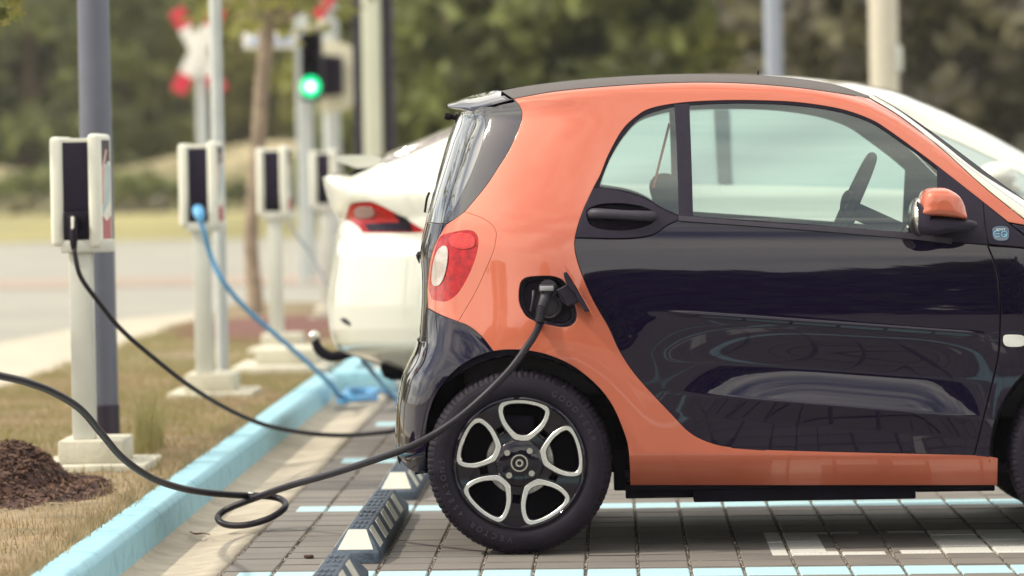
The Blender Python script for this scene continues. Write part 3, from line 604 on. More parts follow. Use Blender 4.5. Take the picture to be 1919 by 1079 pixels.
# wheels
def wheel(cx, near=True):
    c = np.array([cx, 0, .2985]); y0 = 13.322 if near else 2*YC-13.322; sg = 1 if near else -1
    wr = root('wheel', (cx, y0, .2985), None, None); wr.parent = smart; wr.location = Vector((cx, y0, .2985))-smart.location
    ORG[wr.name] = np.array([cx, y0, .2985])
    C = (cx, y0, .2985)
    prof = [(.2075, .012), (.2105, .004), (.216, .001), (.2165, .0035), (.228, -.004), (.240, -.007), (.255, -.0075), (.266, -.004), (.2665, -.0025), (.276, .001), (.2765, .003), (.286, .009), (.2925, .017), (.2965, .027), (.2985, .045), (.2995, .09), (.2985, .135), (.294, .16), (.28, .176), (.24, .186), (.21, .175)]
    seg = 384; V = []; n = len(prof)
    for i in range(seg):
        a = 2*math.pi*i/seg; ph = i % 4; g = i//4
        for (r, h) in prof:
            rr = r; hh = h
            if r > .284 and ph == 0: rr -= .0030; hh += .0018*(1 if h < .09 else -1)
            if .285 < r and ph != 0 and h < .03: hh += .0012*math.sin(g*2.4)
            z = rr*math.sin(a); z = max(z, -.2975)
            V.append((C[0]+rr*math.cos(a), C[1]+hh*sg, C[2]+z))
    Fc = [(i*n+k, i*n+k+1, ((i+1) % seg)*n+k+1, ((i+1) % seg)*n+k) for i in range(seg) for k in range(n-1)]
    ty = mk('tyre', V, Fc if sg < 0 else [f[::-1] for f in Fc], M_tyre, wr, 38)
    m = MB(); m.lathe([(.2125, .000*sg), (.2125, -.003*sg), (.2075, -.005*sg), (.203, -.001*sg), (.201, .012*sg), (.196, .03*sg), (.19, .16*sg)], C, 'y', 96); 
    pxm = 1/584.0; out_ = [(-44, 110), (-30, 117), (0, 120.5), (30, 117), (44, 110), (48.5, 99), (45.5, 84), (36.5, 67), (18, 46.5), (8, 42), (-8, 42), (-18, 46.5), (-36.5, 67), (-45.5, 84), (-48.5, 99)]
    inn_ = [(-39, 104), (-26, 110.5), (0, 113), (26, 110.5), (39, 104), (41.5, 97), (38, 84), (29, 69.5), (15, 56), (6, 52), (-6, 52), (-15, 56), (-29, 69.5), (-38, 84), (-41.5, 97)]
    def sh(P, k, dens=3):
        th = R(72*k+6)*(-1); q = closed(P, dens)*pxm
        x = q[:, 0]*math.cos(th)-q[:, 1]*math.sin(th); z = q[:, 0]*math.sin(th)+q[:, 1]*math.cos(th); return np.stack([x+C[0], z+C[2]], 1)
    circ = np.array([(C[0]+.206*math.cos(t), C[2]+.206*math.sin(t)) for t in np.linspace(0, 2*math.pi, 120, endpoint=False)])
    holes = [sh([(a*.93, 78+(b-78)*.93) for a, b in inn_], k) for k in range(5)]
    # gap slots between the petals
    for k in range(5):
        th = -(R(72*k+6+36)); s_ = np.array([(-6, 76), (6, 76), (6.5, 62), (-6.5, 62)], float)*pxm
        x = s_[:, 0]*math.cos(th)-s_[:, 1]*math.sin(th); z = s_[:, 0]*math.sin(th)+s_[:, 1]*math.cos(th); holes.append(np.stack([x+C[0], z+C[2]], 1))
    m.plate(circ, holes, y0+.013*sg, y0+.035*sg, .0025)
    m.lathe([(.0, -.002*sg), (.03, -.002*sg), (.062, .000*sg), (.074, .006*sg), (.080, .014*sg)], C, 'y', 48)
    rm = m.build('rim', M_rimb, wr, 40)
    m = MB()
    for k in range(5): m.plate(sh(out_, k), [sh([(a*.97, 78+(b-78)*.975) for a, b in inn_], k)], y0+.0025*sg, y0+.030*sg, .0018)
    m.build('spoke_ring', M_rim, wr, 30)
    m = MB(); m.lathe([(.0065, .001*sg), (.007, -.0035*sg), (.0125, -.0035*sg), (.013, .001*sg)], (C[0], y0-.004*sg, C[2]), 'y', 40); m.lathe([(.0225, .001*sg), (.0235, -.005*sg), (.028, -.005*sg), (.0295, .001)], (C[0], y0-.004*sg, C[2]), 'y', 40); m.build('hub_cap', M_chr, wr, 30)
    for a in (45, 135, 225, 315):
        m = MB()
        a2 = R(a+4); cc = (C[0]+.0515*math.cos(a2), y0-.001*sg, C[2]+.0515*math.sin(a2)); m.lathe([(0, -.004*sg), (.0048, -.004*sg), (.0048, -.008*sg), (.0095, -.008*sg), (.0115, -.003*sg), (.0115, .002*sg)], cc, 'y', 18)
        m.build('wheel_bolt', M_chr, wr, 30)
    m = MB(); m.lathe([(.06, .085*sg), (.062, .07*sg), (.108, .07*sg), (.110, .075*sg), (.110, .09*sg)], C, 'y', 60)
    for i in range(40):
        t = 2*math.pi*i/40; T = Matrix.Translation(C) @ Matrix.Rotation(t, 4, 'Y'); m.box(.09, .105, sg*.062 if sg > 0 else -.07, .07 if sg > 0 else -.062, -.003, .003, 0, 2, T)
    m.build('brake_disc', M_disc, wr, 30)
    m = MB(); m.lathe([(.0, .125*sg), (.19, .125*sg)], C, 'y', 40); m.box(C[0]-.05, C[0]+.05, y0+.045 if sg > 0 else y0-.10, y0+.10 if sg > 0 else y0-.045, C[2]+.085, C[2]+.15, .01); m.build('hub_carrier', M_und, wr, 30)
    if near:
        def arctext(txt, rad, a0, size, da, flip=False):
            m = MB()
            for i, ch in enumerate(txt):
                if ch == ' ': continue
                a = a0+i*da
                th = R(a); T = Matrix.Translation((C[0]+rad*math.cos(th), y0-.0082*sg, C[2]+rad*math.sin(th))) @ Matrix.Rotation(math.pi/2, 4, 'X') @ Matrix.Rotation(th-math.pi/2, 4, 'Z')
                m.add(*text_on(ch, size, None, None, T, None, .0006))
            m.build('tyre_lettering', M_let, wr, None)
        arctext('VECTOR 4SEASONS', .2485, 262, .026, -6.0)
        arctext('GOODYEAR', .2485, 62, .026, -6.4)
    return wr
RWX = float(U(CW[0], CW[1], 13.32)[0])
wheel(RWX); wheel(RWX, False); wheel(RWX+1.873); wheel(RWX+1.873, False)
# ================================================================== WHITE CAR BEHIND
WY = 18.1; WYC = 19.05
WXL = np.array([[320, 611], [345, 612], [375, 620], [395, 630], [412, 640], [440, 634], [490, 627], [540, 620], [580, 617], [615, 620], [645, 628], [657, 640], [700, 765], [760, 790]], float)
WYT = np.array([[590, 420], [611, 329], [630, 327], [658, 331], [700, 313], [720, 303], [760, 288], [845, 251], [950, 206], [1050, 181], [1200, 160], [1350, 155], [1500, 159], [1600, 169], [1690, 186], [1780, 222], [1860, 260], [1919, 291], [2000, 333], [2080, 362], [2300, 388], [2480, 430], [2560, 480], [2592, 560], [2600, 800]], float)
def white_depth(u, v):
    u = np.asarray(u, float); v = np.asarray(v, float)
    t = np.maximum((u-np.interp(v, WXL[:, 0], WXL[:, 1]))/429, 0); s = np.maximum((v-np.interp(u, WYT[:, 0], WYT[:, 1]))/429, 0)
    h = (500-v)/429; B = np.where(h < .33, .10*np.maximum(h, 0)**2/.33, .033*(h/.33)+(h-.33)*.55); B = np.where(h < 0, .04*h*h, B)
    P = .42*np.clip(1-t/.75, 0, 1)**2.2; q = np.clip(t/.10, .002, 1); Cr = .22*(1-np.sqrt(1-(1-q)**2)); q = np.clip(s/.07, .002, 1); Ct = .12*(1-np.sqrt(1-(1-q)**2))
    ln = 345+(u-640)*.50; B = B+.05*sm((v-ln)/46)*sm((940-u)/160)-.045*sm((v-448)/30)*sm((900-u)/140)
    Fr = .4*np.clip((u-2200)/400, 0, 1.1)**2.4
    return WY+B+P+Cr+Ct+Fr
WB = Body(white_depth, WYC)
wc = root('hatchback_car', (float(U(1600, 400, 18.1)[0]), WYC, 0), 'white hatchback with boot spoiler and tow hook, parked behind the orange car', 'car')
wtop = [(u, np.interp(u, WYT[:, 0], WYT[:, 1])+1) for u in list(range(612, 720, 12))+list(range(720, 2580, 30))]
ww_out = loop([(935, 344), (1000, 276), (1100, 232), (1300, 204), (1500, 202), (1650, 216), (1755, 248), (1850, 290), (1919, 326), (1990, 368)], [(1990, 372), (1500, 350), (935, 345)])
wr_c = UG(870, 760); 
wa = lambda cx, cy: [(cx+150*math.cos(R(a)), cy-150*math.sin(R(a))) for a in range(-6, 187, 8)]
lampw = loop([(647, 412), (652, 390), (660, 380), (685, 377), (705, 380), (750, 403), (798, 432)], [(798, 432), (780, 437), (680, 437)], [(680, 437), (671, 426), (660, 418), (647, 412)])
bodyw = loop(wtop, [(2580, 520), (2592, 600), (2590, 690)], [(2590, 690), (2560, 745)], [(2500, 745)], wa(2290, 712), [(2130, 742), (1120, 742)], wa(955, 712), [(800, 742), (765, 700)], [(765, 700), (700, 680), (640, 657), (628, 645), (619, 613), (617, 580), (621, 540), (628, 490), (635, 440), (641, 414)], [(641, 414), (631, 395), (621, 374), (613, 345), (612, 330)])
WB.panel('body_panel', bodyw, M_white, wc, holes=[ccw(ww_out), ccw(lampw)], step=14, gap=0, rings=(2, 5))
WB.panel('side_window', ww_out, M_win2 if 'M_win2' in globals() else pm('sunlit_view_glass', (.38, .46, .44), .05, coat=1, coat_rough=0), wc, step=20, gap=0, o=.008, skirt=0)  # pale base colour paints in the sunlit interior seen through the glass
WB.panel('window_pillar', loop([(1338, 205), (1366, 205)], [(1366, 205), (1372, 344)], [(1372, 344), (1346, 344)], [(1346, 344), (1338, 205)]), pm('window_pillar_dark', (.05, .07, .08), .3), wc, step=14, gap=0, o=-.002, skirt=0, rings=())
WB.panel('bumper_slot', loop([(638, 598), (647, 597), (656, 606), (655, 609), (645, 605)]), M_plas, wc, o=-.004, gap=0, step=5, skirt=.004)
tlw = WB.panel('tail_lamp', lampw, M_red, wc, step=8, gap=.5, o=.004)
WB.panel('lamp_inner', loop([(664, 396), (672, 389), (690, 389), (699, 394), (697, 405), (676, 408), (666, 406)]), pm('lamp_grey_lens', (.34, .22, .22), .15, coat=1), tlw, o=-.004, gap=0, skirt=.004, mirror=False, step=6)
WB.panel('lamp_inner', loop([(684, 420), (752, 418), (757, 431), (690, 431)]), M_core, tlw, o=-.004, gap=0, skirt=.004, mirror=False, step=6)
WB.panel('lamp_inner', loop([(738, 402), (762, 410), (770, 430), (757, 431), (752, 418)]), M_seal, tlw, o=-.004, gap=0, skirt=.004, mirror=False, step=6)
M_wroof = pm('tinted_roof_glass', (.19, .16, .15), .2, coat=1)
WB.strip('roof', [(u, np.interp(u, WYT[:, 0], WYT[:, 1])) for u in range(718, 2000, 24)], M_wroof, wc, crown=.05)
WB.strip('bonnet', [(u, np.interp(u, WYT[:, 0], WYT[:, 1])) for u in range(1998, 2580, 24)], M_white, wc, crown=.04)
WB.strip('boot_lid', [(u, np.interp(u, WYT[:, 0], WYT[:, 1])+.5) for u in range(611, 722, 9)], M_white, wc, crown=.01)
WB.strip('rear_bumper', [(np.interp(v, WXL[:, 0], WXL[:, 1])+.3, v) for v in range(331, 700, 10)], M_white, wc, crown=.03, cdir=(-1, 0, 0))
WB.strip('front_bumper', [(2578, 500), (2588, 560), (2592, 640), (2585, 700), (2560, 745)], M_white, wc, crown=.18, cdir=(1, 0, 0))
WB.panel('window_trim', loop([(722, 306), (760, 291), (845, 254), (950, 209)], [(950, 209), (950, 200), (845, 243), (755, 281), (718, 297)], [(718, 297), (722, 306)]), M_wroof, wc, o=-.01, gap=0, step=6, rings=())
sp = MB(); P = np.array([(617, 293), (640, 290.5), (690, 290), (712, 293), (719, 300), (708, 309), (690, 314), (668, 315), (645, 307), (622, 299)], float)
A = U(P[:, 0], P[:, 1], np.full(len(P), 18.62)); Bq = A.copy(); Bq[:, 1] = 2*WYC-18.62; n = len(P)
sp.add(np.vstack([A, Bq]), [tuple(range(n))[::-1], tuple(range(n, 2*n))]+[(i, (i+1) % n, n+(i+1) % n, n+i) for i in range(n)]); sp.build('boot_spoiler', M_white, wc, 40)
m = MB(); m.add(*slab([(668, 317), (700, 313), (716, 304), (700, 318), (672, 328), (655, 331)], 18.66, 2*WYC-18.66, .002)); m.build('spoiler_support', M_seal, wc)
m = MB(); m.tube([U(700, 662, 18.9), U(668, 656, 18.9), U(648, 663, 18.9), U(622, 668, 18.9), U(603, 660, 18.9), U(594, 648, 18.9), U(590, 634, 18.9)], [.03, .03, .024, .024, .024, .022, .018], 12, dense=5); hk = m.build('tow_hook', M_seal, wc, 60)
m = MB(); m.ball(U(589, 630, 18.9), .027); m.build('tow_ball', M_chr, hk, True)
m = MB(); c = U(1868, 330, 17.98); m.ball(c, (.088, .10, .062)); m.box(c[0]-.02, c[0]+.1, c[1], c[1]+.35, c[2]-.07, c[2]-.04, .01); m.build('wing_mirror', M_white, wc, 60)
m = MB()
xw = lambda u: float(U(u, 600, 18.2)[0])
m.box(xw(800), xw(2540), 18.4, 2*WYC-18.4, .18, .5, .03); m.box(xw(700), xw(900), 18.6, 2*WYC-18.6, .30, .6, .05)
m.build('underbody', M_und, wc)
m = MB(); m.box(xw(1000), xw(2000), 18.5, 2*WYC-18.5, .45, .98, .05); m.build('cabin_lining', M_int, wc)
for cx in (955, 2290):
    for yy, sg in ((18.16, 1), (2*WYC-18.16, -1)):
        C = (xw(cx), yy, .345); wq = root('wheel', C, None, None); wq.parent = wc; wq.location = Vector(C)-wc.location; ORG[wq.name] = np.array(C)
        m = MB(); m.lathe([(.24, .02*sg), (.25, 0), (.29, -.006*sg), (.325, .006*sg), (.342, .03*sg), (.345, .12*sg), (.342, .2*sg), (.32, .22*sg), (.24, .22*sg)], C, 'y', 72); m.build('tyre', M_tyre, wq, 40)
        m = MB(); m.lathe([(.24, .01*sg), (.235, .01*sg), (.225, .03*sg), (.22, .1*sg), (0, .1*sg)], C, 'y', 60)
        for k in range(10): m.box(.03, .235, -.018 if sg > 0 else -.04, .04 if sg > 0 else .018, -.014, .014, .004, 1, Matrix.Translation(C) @ Matrix.Rotation(k*math.pi/5, 4, 'Y') @ Matrix.Translation((0, .025 if sg > 0 else -.025, 0)))
        m.lathe([(0, .01*sg), (.05, .012*sg), (.06, .04*sg)], C, 'y', 24); m.build('rim', M_chr, wq, 40)
# ================================================================== GROUND
def expr(t, op, a, b=None, c=None):
    n = N(t, 'ShaderNodeMath', operation=op)
    for i, x in enumerate((a, b, c)):
        if x is None: continue
        if isinstance(x, (int, float)): n.inputs[i].default_value = x
        else: t.links.new(x, n.inputs[i])
    return n.outputs[0]
SHR = .06
LINES = [(4.95+.0, 5.20), (7.50, 7.75), (10.05, 10.30), (12.58, 12.83), (15.10, 15.34), (17.62, 17.88), (20.15, 20.42), (22.7, 22.95)]
WHT = [(.485, .66, 13.22, 14.04), (.66, .845, 13.22, 13.33), (.66, .80, 13.97, 14.04), (.895, 2.35, 13.24, 13.35), (1.03, 1.5, 13.35, 14.06), (.90, 1.03, 13.98, 14.06), (1.75, 2.0, 13.35, 14.06), (2.25, 2.5, 13.24, 14.06),
       (1.2, 1.32, 10.7, 11.9), (1.32, 1.7, 11.2, 11.4), (1.9, 2.05, 10.7, 11.9), (2.05, 2.5, 10.7, 10.85), (2.05, 2.5, 11.75, 11.9), (.5, .62, 8.1, 9.4), (.62, 1.2, 8.1, 8.28), (1.5, 1.65, 8.1, 9.4)]
def pavemat(name, far=False):
    m = bpy.data.materials.new(name); m.use_nodes = True; t = m.node_tree; b = t.nodes['Principled BSDF']
    g = N(t, 'ShaderNodeNewGeometry'); s = N(t, 'ShaderNodeSeparateXYZ'); t.links.new(g.outputs['Position'], s.inputs[0])
    X = s.outputs[0]; Y = expr(t, 'MULTIPLY_ADD', X, SHR, s.outputs[1])
    n1 = N(t, 'ShaderNodeTexNoise'); n1.inputs['Scale'].default_value = 3.2; n1.inputs['Detail'].default_value = 8; n1.inputs['Roughness'].default_value = .7; t.links.new(g.outputs['Position'], n1.inputs['Vector'])
    n2 = N(t, 'ShaderNodeTexNoise'); n2.inputs['Scale'].default_value = 160; n2.inputs['Detail'].default_value = 4; t.links.new(g.outputs['Position'], n2.inputs['Vector'])
    rnd = g.outputs['Random Per Island']
    rp = N(t, 'ShaderNodeValToRGB'); e = rp.color_ramp.elements; e[0].position = .3; e[1].position = .72; e[0].color = (.135, .122, .114, 1); e[1].color = (.225, .205, .18, 1)
    f = expr(t, 'ADD', expr(t, 'MULTIPLY', n1.outputs[0], .55), expr(t, 'ADD', expr(t, 'MULTIPLY', n2.outputs[0], .25), expr(t, 'MULTIPLY', rnd, .16)))
    t.links.new(f, rp.inputs[0])
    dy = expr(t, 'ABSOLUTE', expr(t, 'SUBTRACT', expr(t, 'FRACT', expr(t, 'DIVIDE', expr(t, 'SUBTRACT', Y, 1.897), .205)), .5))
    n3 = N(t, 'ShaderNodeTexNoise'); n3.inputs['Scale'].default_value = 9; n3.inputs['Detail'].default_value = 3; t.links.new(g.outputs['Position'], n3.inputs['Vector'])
    joint_dark = expr(t, 'MULTIPLY', expr(t, 'LESS_THAN', dy, expr(t, 'MULTIPLY', n3.outputs[0], .10)), expr(t, 'MULTIPLY_ADD', expr(t, 'GREATER_THAN', Y, 11.3), .55, .12))  # darker stripes along the paver row joints, broken by noise
    md = N(t, 'ShaderNodeMixRGB'); md.inputs[2].default_value = (.05, .042, .045, 1); t.links.new(joint_dark, md.inputs[0]); t.links.new(rp.outputs[0], md.inputs[1]); rp = md
    def band(v, a, c): return expr(t, 'MULTIPLY', expr(t, 'GREATER_THAN', v, a), expr(t, 'LESS_THAN', v, c))
    bl = None
    for a, c in LINES:
        q = band(Y, a, c); bl = q if bl is None else expr(t, 'MAXIMUM', bl, q)
    bl = expr(t, 'MULTIPLY', bl, expr(t, 'GREATER_THAN', X, -1.19))
    wh = None
    for x0, x1, a, c in WHT:
        q = expr(t, 'MULTIPLY', band(X, x0, x1), band(Y, a, c)); wh = q if wh is None else expr(t, 'MAXIMUM', wh, q)
    wear = N(t, 'ShaderNodeMapRange'); wear.inputs[1].default_value = .36; wear.inputs[2].default_value = .50; t.links.new(n2.outputs[0], wear.inputs[0])
    w2 = expr(t, 'ADD', expr(t, 'MULTIPLY', wear.outputs[0], .35), .62)
    m1 = N(t, 'ShaderNodeMixRGB'); m1.inputs[2].default_value = (.42, .66, .73, 1); t.links.new(expr(t, 'MULTIPLY', bl, w2), m1.inputs[0]); t.links.new(rp.outputs[0], m1.inputs[1])
    m2 = N(t, 'ShaderNodeMixRGB'); m2.inputs[2].default_value = (.62, .62, .58, 1); t.links.new(expr(t, 'MULTIPLY', wh, w2), m2.inputs[0]); t.links.new(m1.outputs[0], m2.inputs[1])
    t.links.new(m2.outputs[0], b.inputs['Base Color']); b.inputs['Roughness'].default_value = .8
    bn = N(t, 'ShaderNodeBump'); bn.inputs['Strength'].default_value = .35; bn.inputs['Distance'].default_value = .004; t.links.new(n2.outputs[0], bn.inputs['Height']); t.links.new(bn.outputs[0], b.inputs['Normal'])
    return m
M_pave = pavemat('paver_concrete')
CW_ = .1625; X0 = -1.245
V = []; Fc = []
def ter(x, y): return 0.0
for i in range(0, 50):
    for j in range(0, 110):
        xa = X0+i*CW_; xb = xa+CW_; jg = .0055 if j > 44 else .002; xa += jg; xb -= jg; ya = 2.0+j*.205+.004; yb = ya+.205-.0080; dz = random.uniform(-.0012, .0012); c = .0035
        if yb > 23.3: break
        P = [(xa, ya), (xb, ya), (xb, yb), (xa, yb)]; Q = [(xa+c, ya+.0022), (xb-c, ya+.0022), (xb-c, yb-.0022), (xa+c, yb-.0022)]
        k = len(V)
        for (x, y) in P: V.append((x, y-SHR*x, -.012+dz))
        for (x, y) in P: V.append((x, y-SHR*x, -.003+dz))
        for (x, y) in Q: V.append((x, y-SHR*x, dz))
        Fc.append((k+8, k+9, k+10, k+11))
        for a in range(4):
            b = (a+1) % 4; Fc += [(k+4+a, k+4+b, k+8+b, k+8+a), (k+a, k+b, k+4+b, k+4+a)]
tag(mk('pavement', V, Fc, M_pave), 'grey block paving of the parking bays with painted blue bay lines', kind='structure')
M_joint = pm('joint_grit', (.16, .14, .12), .9, col2=(.05, .042, .045), scale=110, bump=.8, bscale=170, lo=.4, hi=.6)
tag(mk('paving_bed', [(-1.28, -40, -.008), (40, -40, -.008), (40, 26, -.008), (-1.28, 26, -.008)], [(0, 1, 2, 3)], M_joint), kind='structure')
# grit in the wide joints
V = []; Fc = []
for k in range(9000):
    i = rng.integers(0, 22); x = X0+i*CW_+rng.normal(0, .0022); y = rng.uniform(11.6, 19.5); r = rng.uniform(.0012, .0032); z = -.006+rng.uniform(0, .004); n = len(V)
    V += [(x-r, y-SHR*x, z), (x, y-r*1.3-SHR*x, z-.001), (x+r, y-SHR*x, z), (x, y+r-SHR*x, z), (x, y-SHR*x, z+r)]; Fc += [(n, n+1, n+4), (n+1, n+2, n+4), (n+2, n+3, n+4), (n+3, n, n+4)]
M_grit = pm('joint_stones', (.60, .52, .42), .8, col2=(.10, .08, .08), scale=400, lo=.45, hi=.55)
tag(mk('joint_grit', V, Fc, M_grit), 'small stones filling the wide paving joints', kind='stuff')
# loose pebbles on the paving
V = []; Fc = []
# lot beyond the built pavers
M_lot = pm('lot_surface', (.30, .28, .24), .85, var=.25, scale=2)
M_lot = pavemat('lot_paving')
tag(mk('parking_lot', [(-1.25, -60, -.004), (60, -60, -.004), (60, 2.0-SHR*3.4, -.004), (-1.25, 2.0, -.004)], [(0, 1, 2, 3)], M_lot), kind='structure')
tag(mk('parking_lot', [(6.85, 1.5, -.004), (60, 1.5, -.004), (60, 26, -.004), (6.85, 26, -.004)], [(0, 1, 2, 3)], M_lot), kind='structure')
# gutter
M_gut = pm('gutter_concrete', (.50, .45, .355), .85, col2=(.34, .29, .23), scale=4.5, bump=.35, bscale=110)
gy = np.linspace(2, 23.4, 90); gxs = [-1.56, -1.535, -1.49, -1.44, -1.38, -1.31, -1.255, -1.252]; gzs = [.02, -.002, -.012, -.016, -.012, -.004, .001, -.012]
V = [(x, y, z) for y in gy for x, z in zip(gxs, gzs)]; n = len(gxs)
tag(mk('gutter', V, [(i*n+k, i*n+k+1, (i+1)*n+k+1, (i+1)*n+k) for i in range(len(gy)-1) for k in range(n-1)], M_gut, None, True), kind='structure')
# kerb stones
M_kerb = pm('kerb_blue_paint', (.29, .54, .64), .6, col2=(.20, .42, .53), scale=11, lo=.3, hi=.5, bump=.25, bscale=100)
kg = 'blue painted kerb stones along the grass'
HT = .12
def kerb(y0, y1, first=None):
    m = MB(); b = bmesh.new(); P = [(-1.675, -.05), (-1.675, HT), (-1.575, HT), (-1.553, HT-.022), (-1.545, -.05)]
    va = [b.verts.new((x, y0+.003, z)) for x, z in P]; vb = [b.verts.new((x, y1-.003, z)) for x, z in P]; n = len(P)
    b.faces.new(va[::-1]); b.faces.new(vb)
    for i in range(n): b.faces.new((va[i], va[(i+1) % n], vb[(i+1) % n], vb[i]))
    bmesh.ops.recalc_face_normals(b, faces=b.faces[:])
    bmesh.ops.bevel(b, geom=[e for e in b.edges if abs(e.verts[0].co.z-e.verts[1].co.z) < .03 and e.verts[0].co.z > .05], offset=.008, segments=3, profile=.5, affect='EDGES'); m.bm(b)
    return m.build('kerb_stone', M_kerb, None, 40)
k0 = kerb(2.5, 4.4)
KY = [2.5, 4.4, 6.35, 8.3, 10.25, 12.2, 13.22, 15.2, 17.15, 19.1, 21.05, 23.1]
bpy.data.objects.remove(k0)
knames = ['first', 'second', 'third', 'fourth', 'fifth', 'sixth', 'seventh', 'eighth', 'ninth', 'tenth', 'eleventh']
vis = 0
for i in range(4, len(KY)-1):
    o = kerb(KY[i], KY[i+1]); vis += 1
    lab = {4: 'blue kerb stone cut off by the lower left frame edge', 5: 'short blue kerb stone with joint below the hanging cable loop', 6: 'blue kerb stone crossed by the hanging black cable, beside the concrete post foot', 7: 'blue kerb stone between the thick and the thin black cables', 8: 'blue kerb stone under the thin black cable from the first charger', 9: 'blurred blue kerb stone beyond the thin black cable', 10: 'farthest blue kerb stone, beside the coil of blue cable'}[i]
    tag(o, lab, 'kerb stone', kg)
m = MB(); m.box(-1.60, -1.25, 23.2, 23.5, -.02, .12, .01); m.box(-1.62, -1.5, 23.5, 25.5, -.02, .12, .01)
tag(m.build('kerb_end', M_kerb), 'light blue kerb end piece near the tow hook of the white car', 'kerb')
# grass verge, soil sheet with relief
M_turf = pm('dry_turf', (.31, .23, .14), .95, col2=(.17, .135, .075), scale=2.6, bump=1., bscale=60, lo=.38, hi=.62)
gx_ = np.concatenate([np.linspace(-3.36, -1.68, 40)]); gy_ = np.linspace(2, 36, 300); V = []
for y in gy_:
    for x in gx_:
        e = min(1, (-1.68-x)/.08); V.append((x, y, .085+.022*e+.012*noise.noise((x*3, y*3, 0))*e+.006*noise.noise((x*17, y*17, 1))*e if x > -3.34 else .03))
n = len(gx_)
tag(mk('grass_verge', V, [(j*n+k, j*n+k+1, (j+1)*n+k+1, (j+1)*n+k) for j in range(len(gy_)-1) for k in range(n-1)], M_turf, None, True), kind='structure')
def blades(name, n, xr, yr, z, h, mat, lab, dens=None, wd=.0016, lean=.35):
    x = rng.uniform(xr[0], xr[1], n); y = rng.uniform(yr[0], yr[1], n)
    if dens is not None: k = rng.random(n) < dens(x, y); x, y = x[k], y[k]
    n = len(x); hh = h*rng.uniform(.45, 1.3, n); a = rng.uniform(0, 2*np.pi, n); l = rng.normal(0, lean, n)*hh; w_ = wd*rng.uniform(.7, 1.5, n)
    ca, sa = np.cos(a), np.sin(a); zz = np.full(n, z)
    b1 = np.stack([x-w_*ca, y-w_*sa, zz], 1); b2 = np.stack([x+w_*ca, y+w_*sa, zz], 1); b = rng.uniform(0, 2*np.pi, n)
    md = np.stack([x+.35*l*np.cos(b), y+.35*l*np.sin(b), zz+hh*.6], 1); m1 = md-np.stack([w_*ca*.8, w_*sa*.8, 0*w_], 1); m2 = md+np.stack([w_*ca*.8, w_*sa*.8, 0*w_], 1)
    tp = np.stack([x+l*np.cos(b), y+l*np.sin(b), zz+hh], 1)
    V = np.stack([b1, b2, m2, m1, tp], 1).reshape(-1, 3)
    me = bpy.data.meshes.new(name); me.vertices.add(len(V)); me.vertices.foreach_set('co', V.ravel())
    i = np.arange(n)*5; q = np.stack([i, i+1, i+2, i+3], 1); t = np.stack([i+3, i+2, i+4], 1)
    lv = np.concatenate([q.ravel(), t.ravel()]); me.loops.add(len(lv)); me.loops.foreach_set('vertex_index', lv)
    ls = np.concatenate([np.arange(n)*4, 4*n+np.arange(n)*3]); lt = np.concatenate([np.full(n, 4), np.full(n, 3)])
    me.polygons.add(2*n); me.polygons.foreach_set('loop_start', ls); me.polygons.foreach_set('loop_total', lt); me.update(calc_edges=True); me.materials.append(mat)
    o = bpy.data.objects.new(name, me); COL.objects.link(o); return tag(o, lab, 'grass', kind='stuff')
M_gr1 = leafmat('dry_grass_blades', (.46, .34, .20), (.26, .20, .10), 9); M_gr2 = leafmat('green_grass_blades', (.27, .27, .10), (.38, .32, .15), 5)
def soilmask(x, y): return np.clip(1.5*np.exp(-(((x+2.12)/.30)**2+((y-14.75)/.85)**2)), 0, 1)
def patch(x, y): return .5+.5*np.sin(x*4.1+1.3*np.sin(y*1.7))*np.sin(y*1.9+1.1*np.sin(x*3.3))
blades('dry_grass', 70000, (-3.33, -1.67), (10.5, 24), .095, .035, M_gr1, 'short dry yellow grass on the verge', lambda x, y: (1-soilmask(x, y))*(.35+.65*(1-patch(x, y))))
blades('green_grass', 60000, (-3.33, -1.67), (12.5, 31), .095, .045, M_gr2, 'tufts of greener grass on the verge', lambda x, y: (1-soilmask(x, y))*np.clip(patch(x, y)*1.3-.15, 0, 1)*np.clip((y-13.5)/4, .12, 1))
blades('edge_grass', 2600, (-1.72, -1.66), (10.5, 19), .10, .055, M_gr1, 'dry grass leaning over the kerb edge', None, lean=.6)
blades('tall_grass', 260, (-1.98, -1.90), (16.8, 17.3), .1, .22, M_gr2, 'tall grass at the foot of the grey pole', None, lean=.25)
# soil mound with bark chips
mx0, my0 = float(UG(-8, 940, .1)[0]), 15.05
V = []; nx, ny = 90, 90
def mh_(x, y):
    dx, dy = (x-mx0)/.235, (y-my0)/.52; r = math.hypot(dx, dy); b = .185*max(0, 1-r**1.7)**1.0 if r < 1 else 0
    dx2, dy2 = (x-mx0-.15)/.25, (y-my0+.1)/.8; r2 = math.hypot(dx2, dy2); b = max(b, .045*max(0, 1-r2*r2))
    return b+(.016*noise.noise((x*14, y*14, 3))+.011*noise.noise((x*40, y*40, 4)))*(1 if b > .004 else .2)
for j in range(ny):
    for i in range(nx):
        x = mx0-.45+1.1*i/(nx-1); y = my0-1.2+2.2*j/(ny-1); x = min(x, -1.70); V.append((x, y, .092+mh_(x, y)*(1 if x < -1.705 else 0)))
md_ = root('soil_mound', (mx0, my0, .1), 'dark brown heap of soil and bark on the dry grass at left edge', 'soil heap')
V = [v for v in V]; mk('soil', V, [(j*nx+i, j*nx+i+1, (j+1)*nx+i+1, (j+1)*nx+i) for j in range(ny-1) for i in range(nx-1)], M_soil, md_, True)
V = []; Fc = []
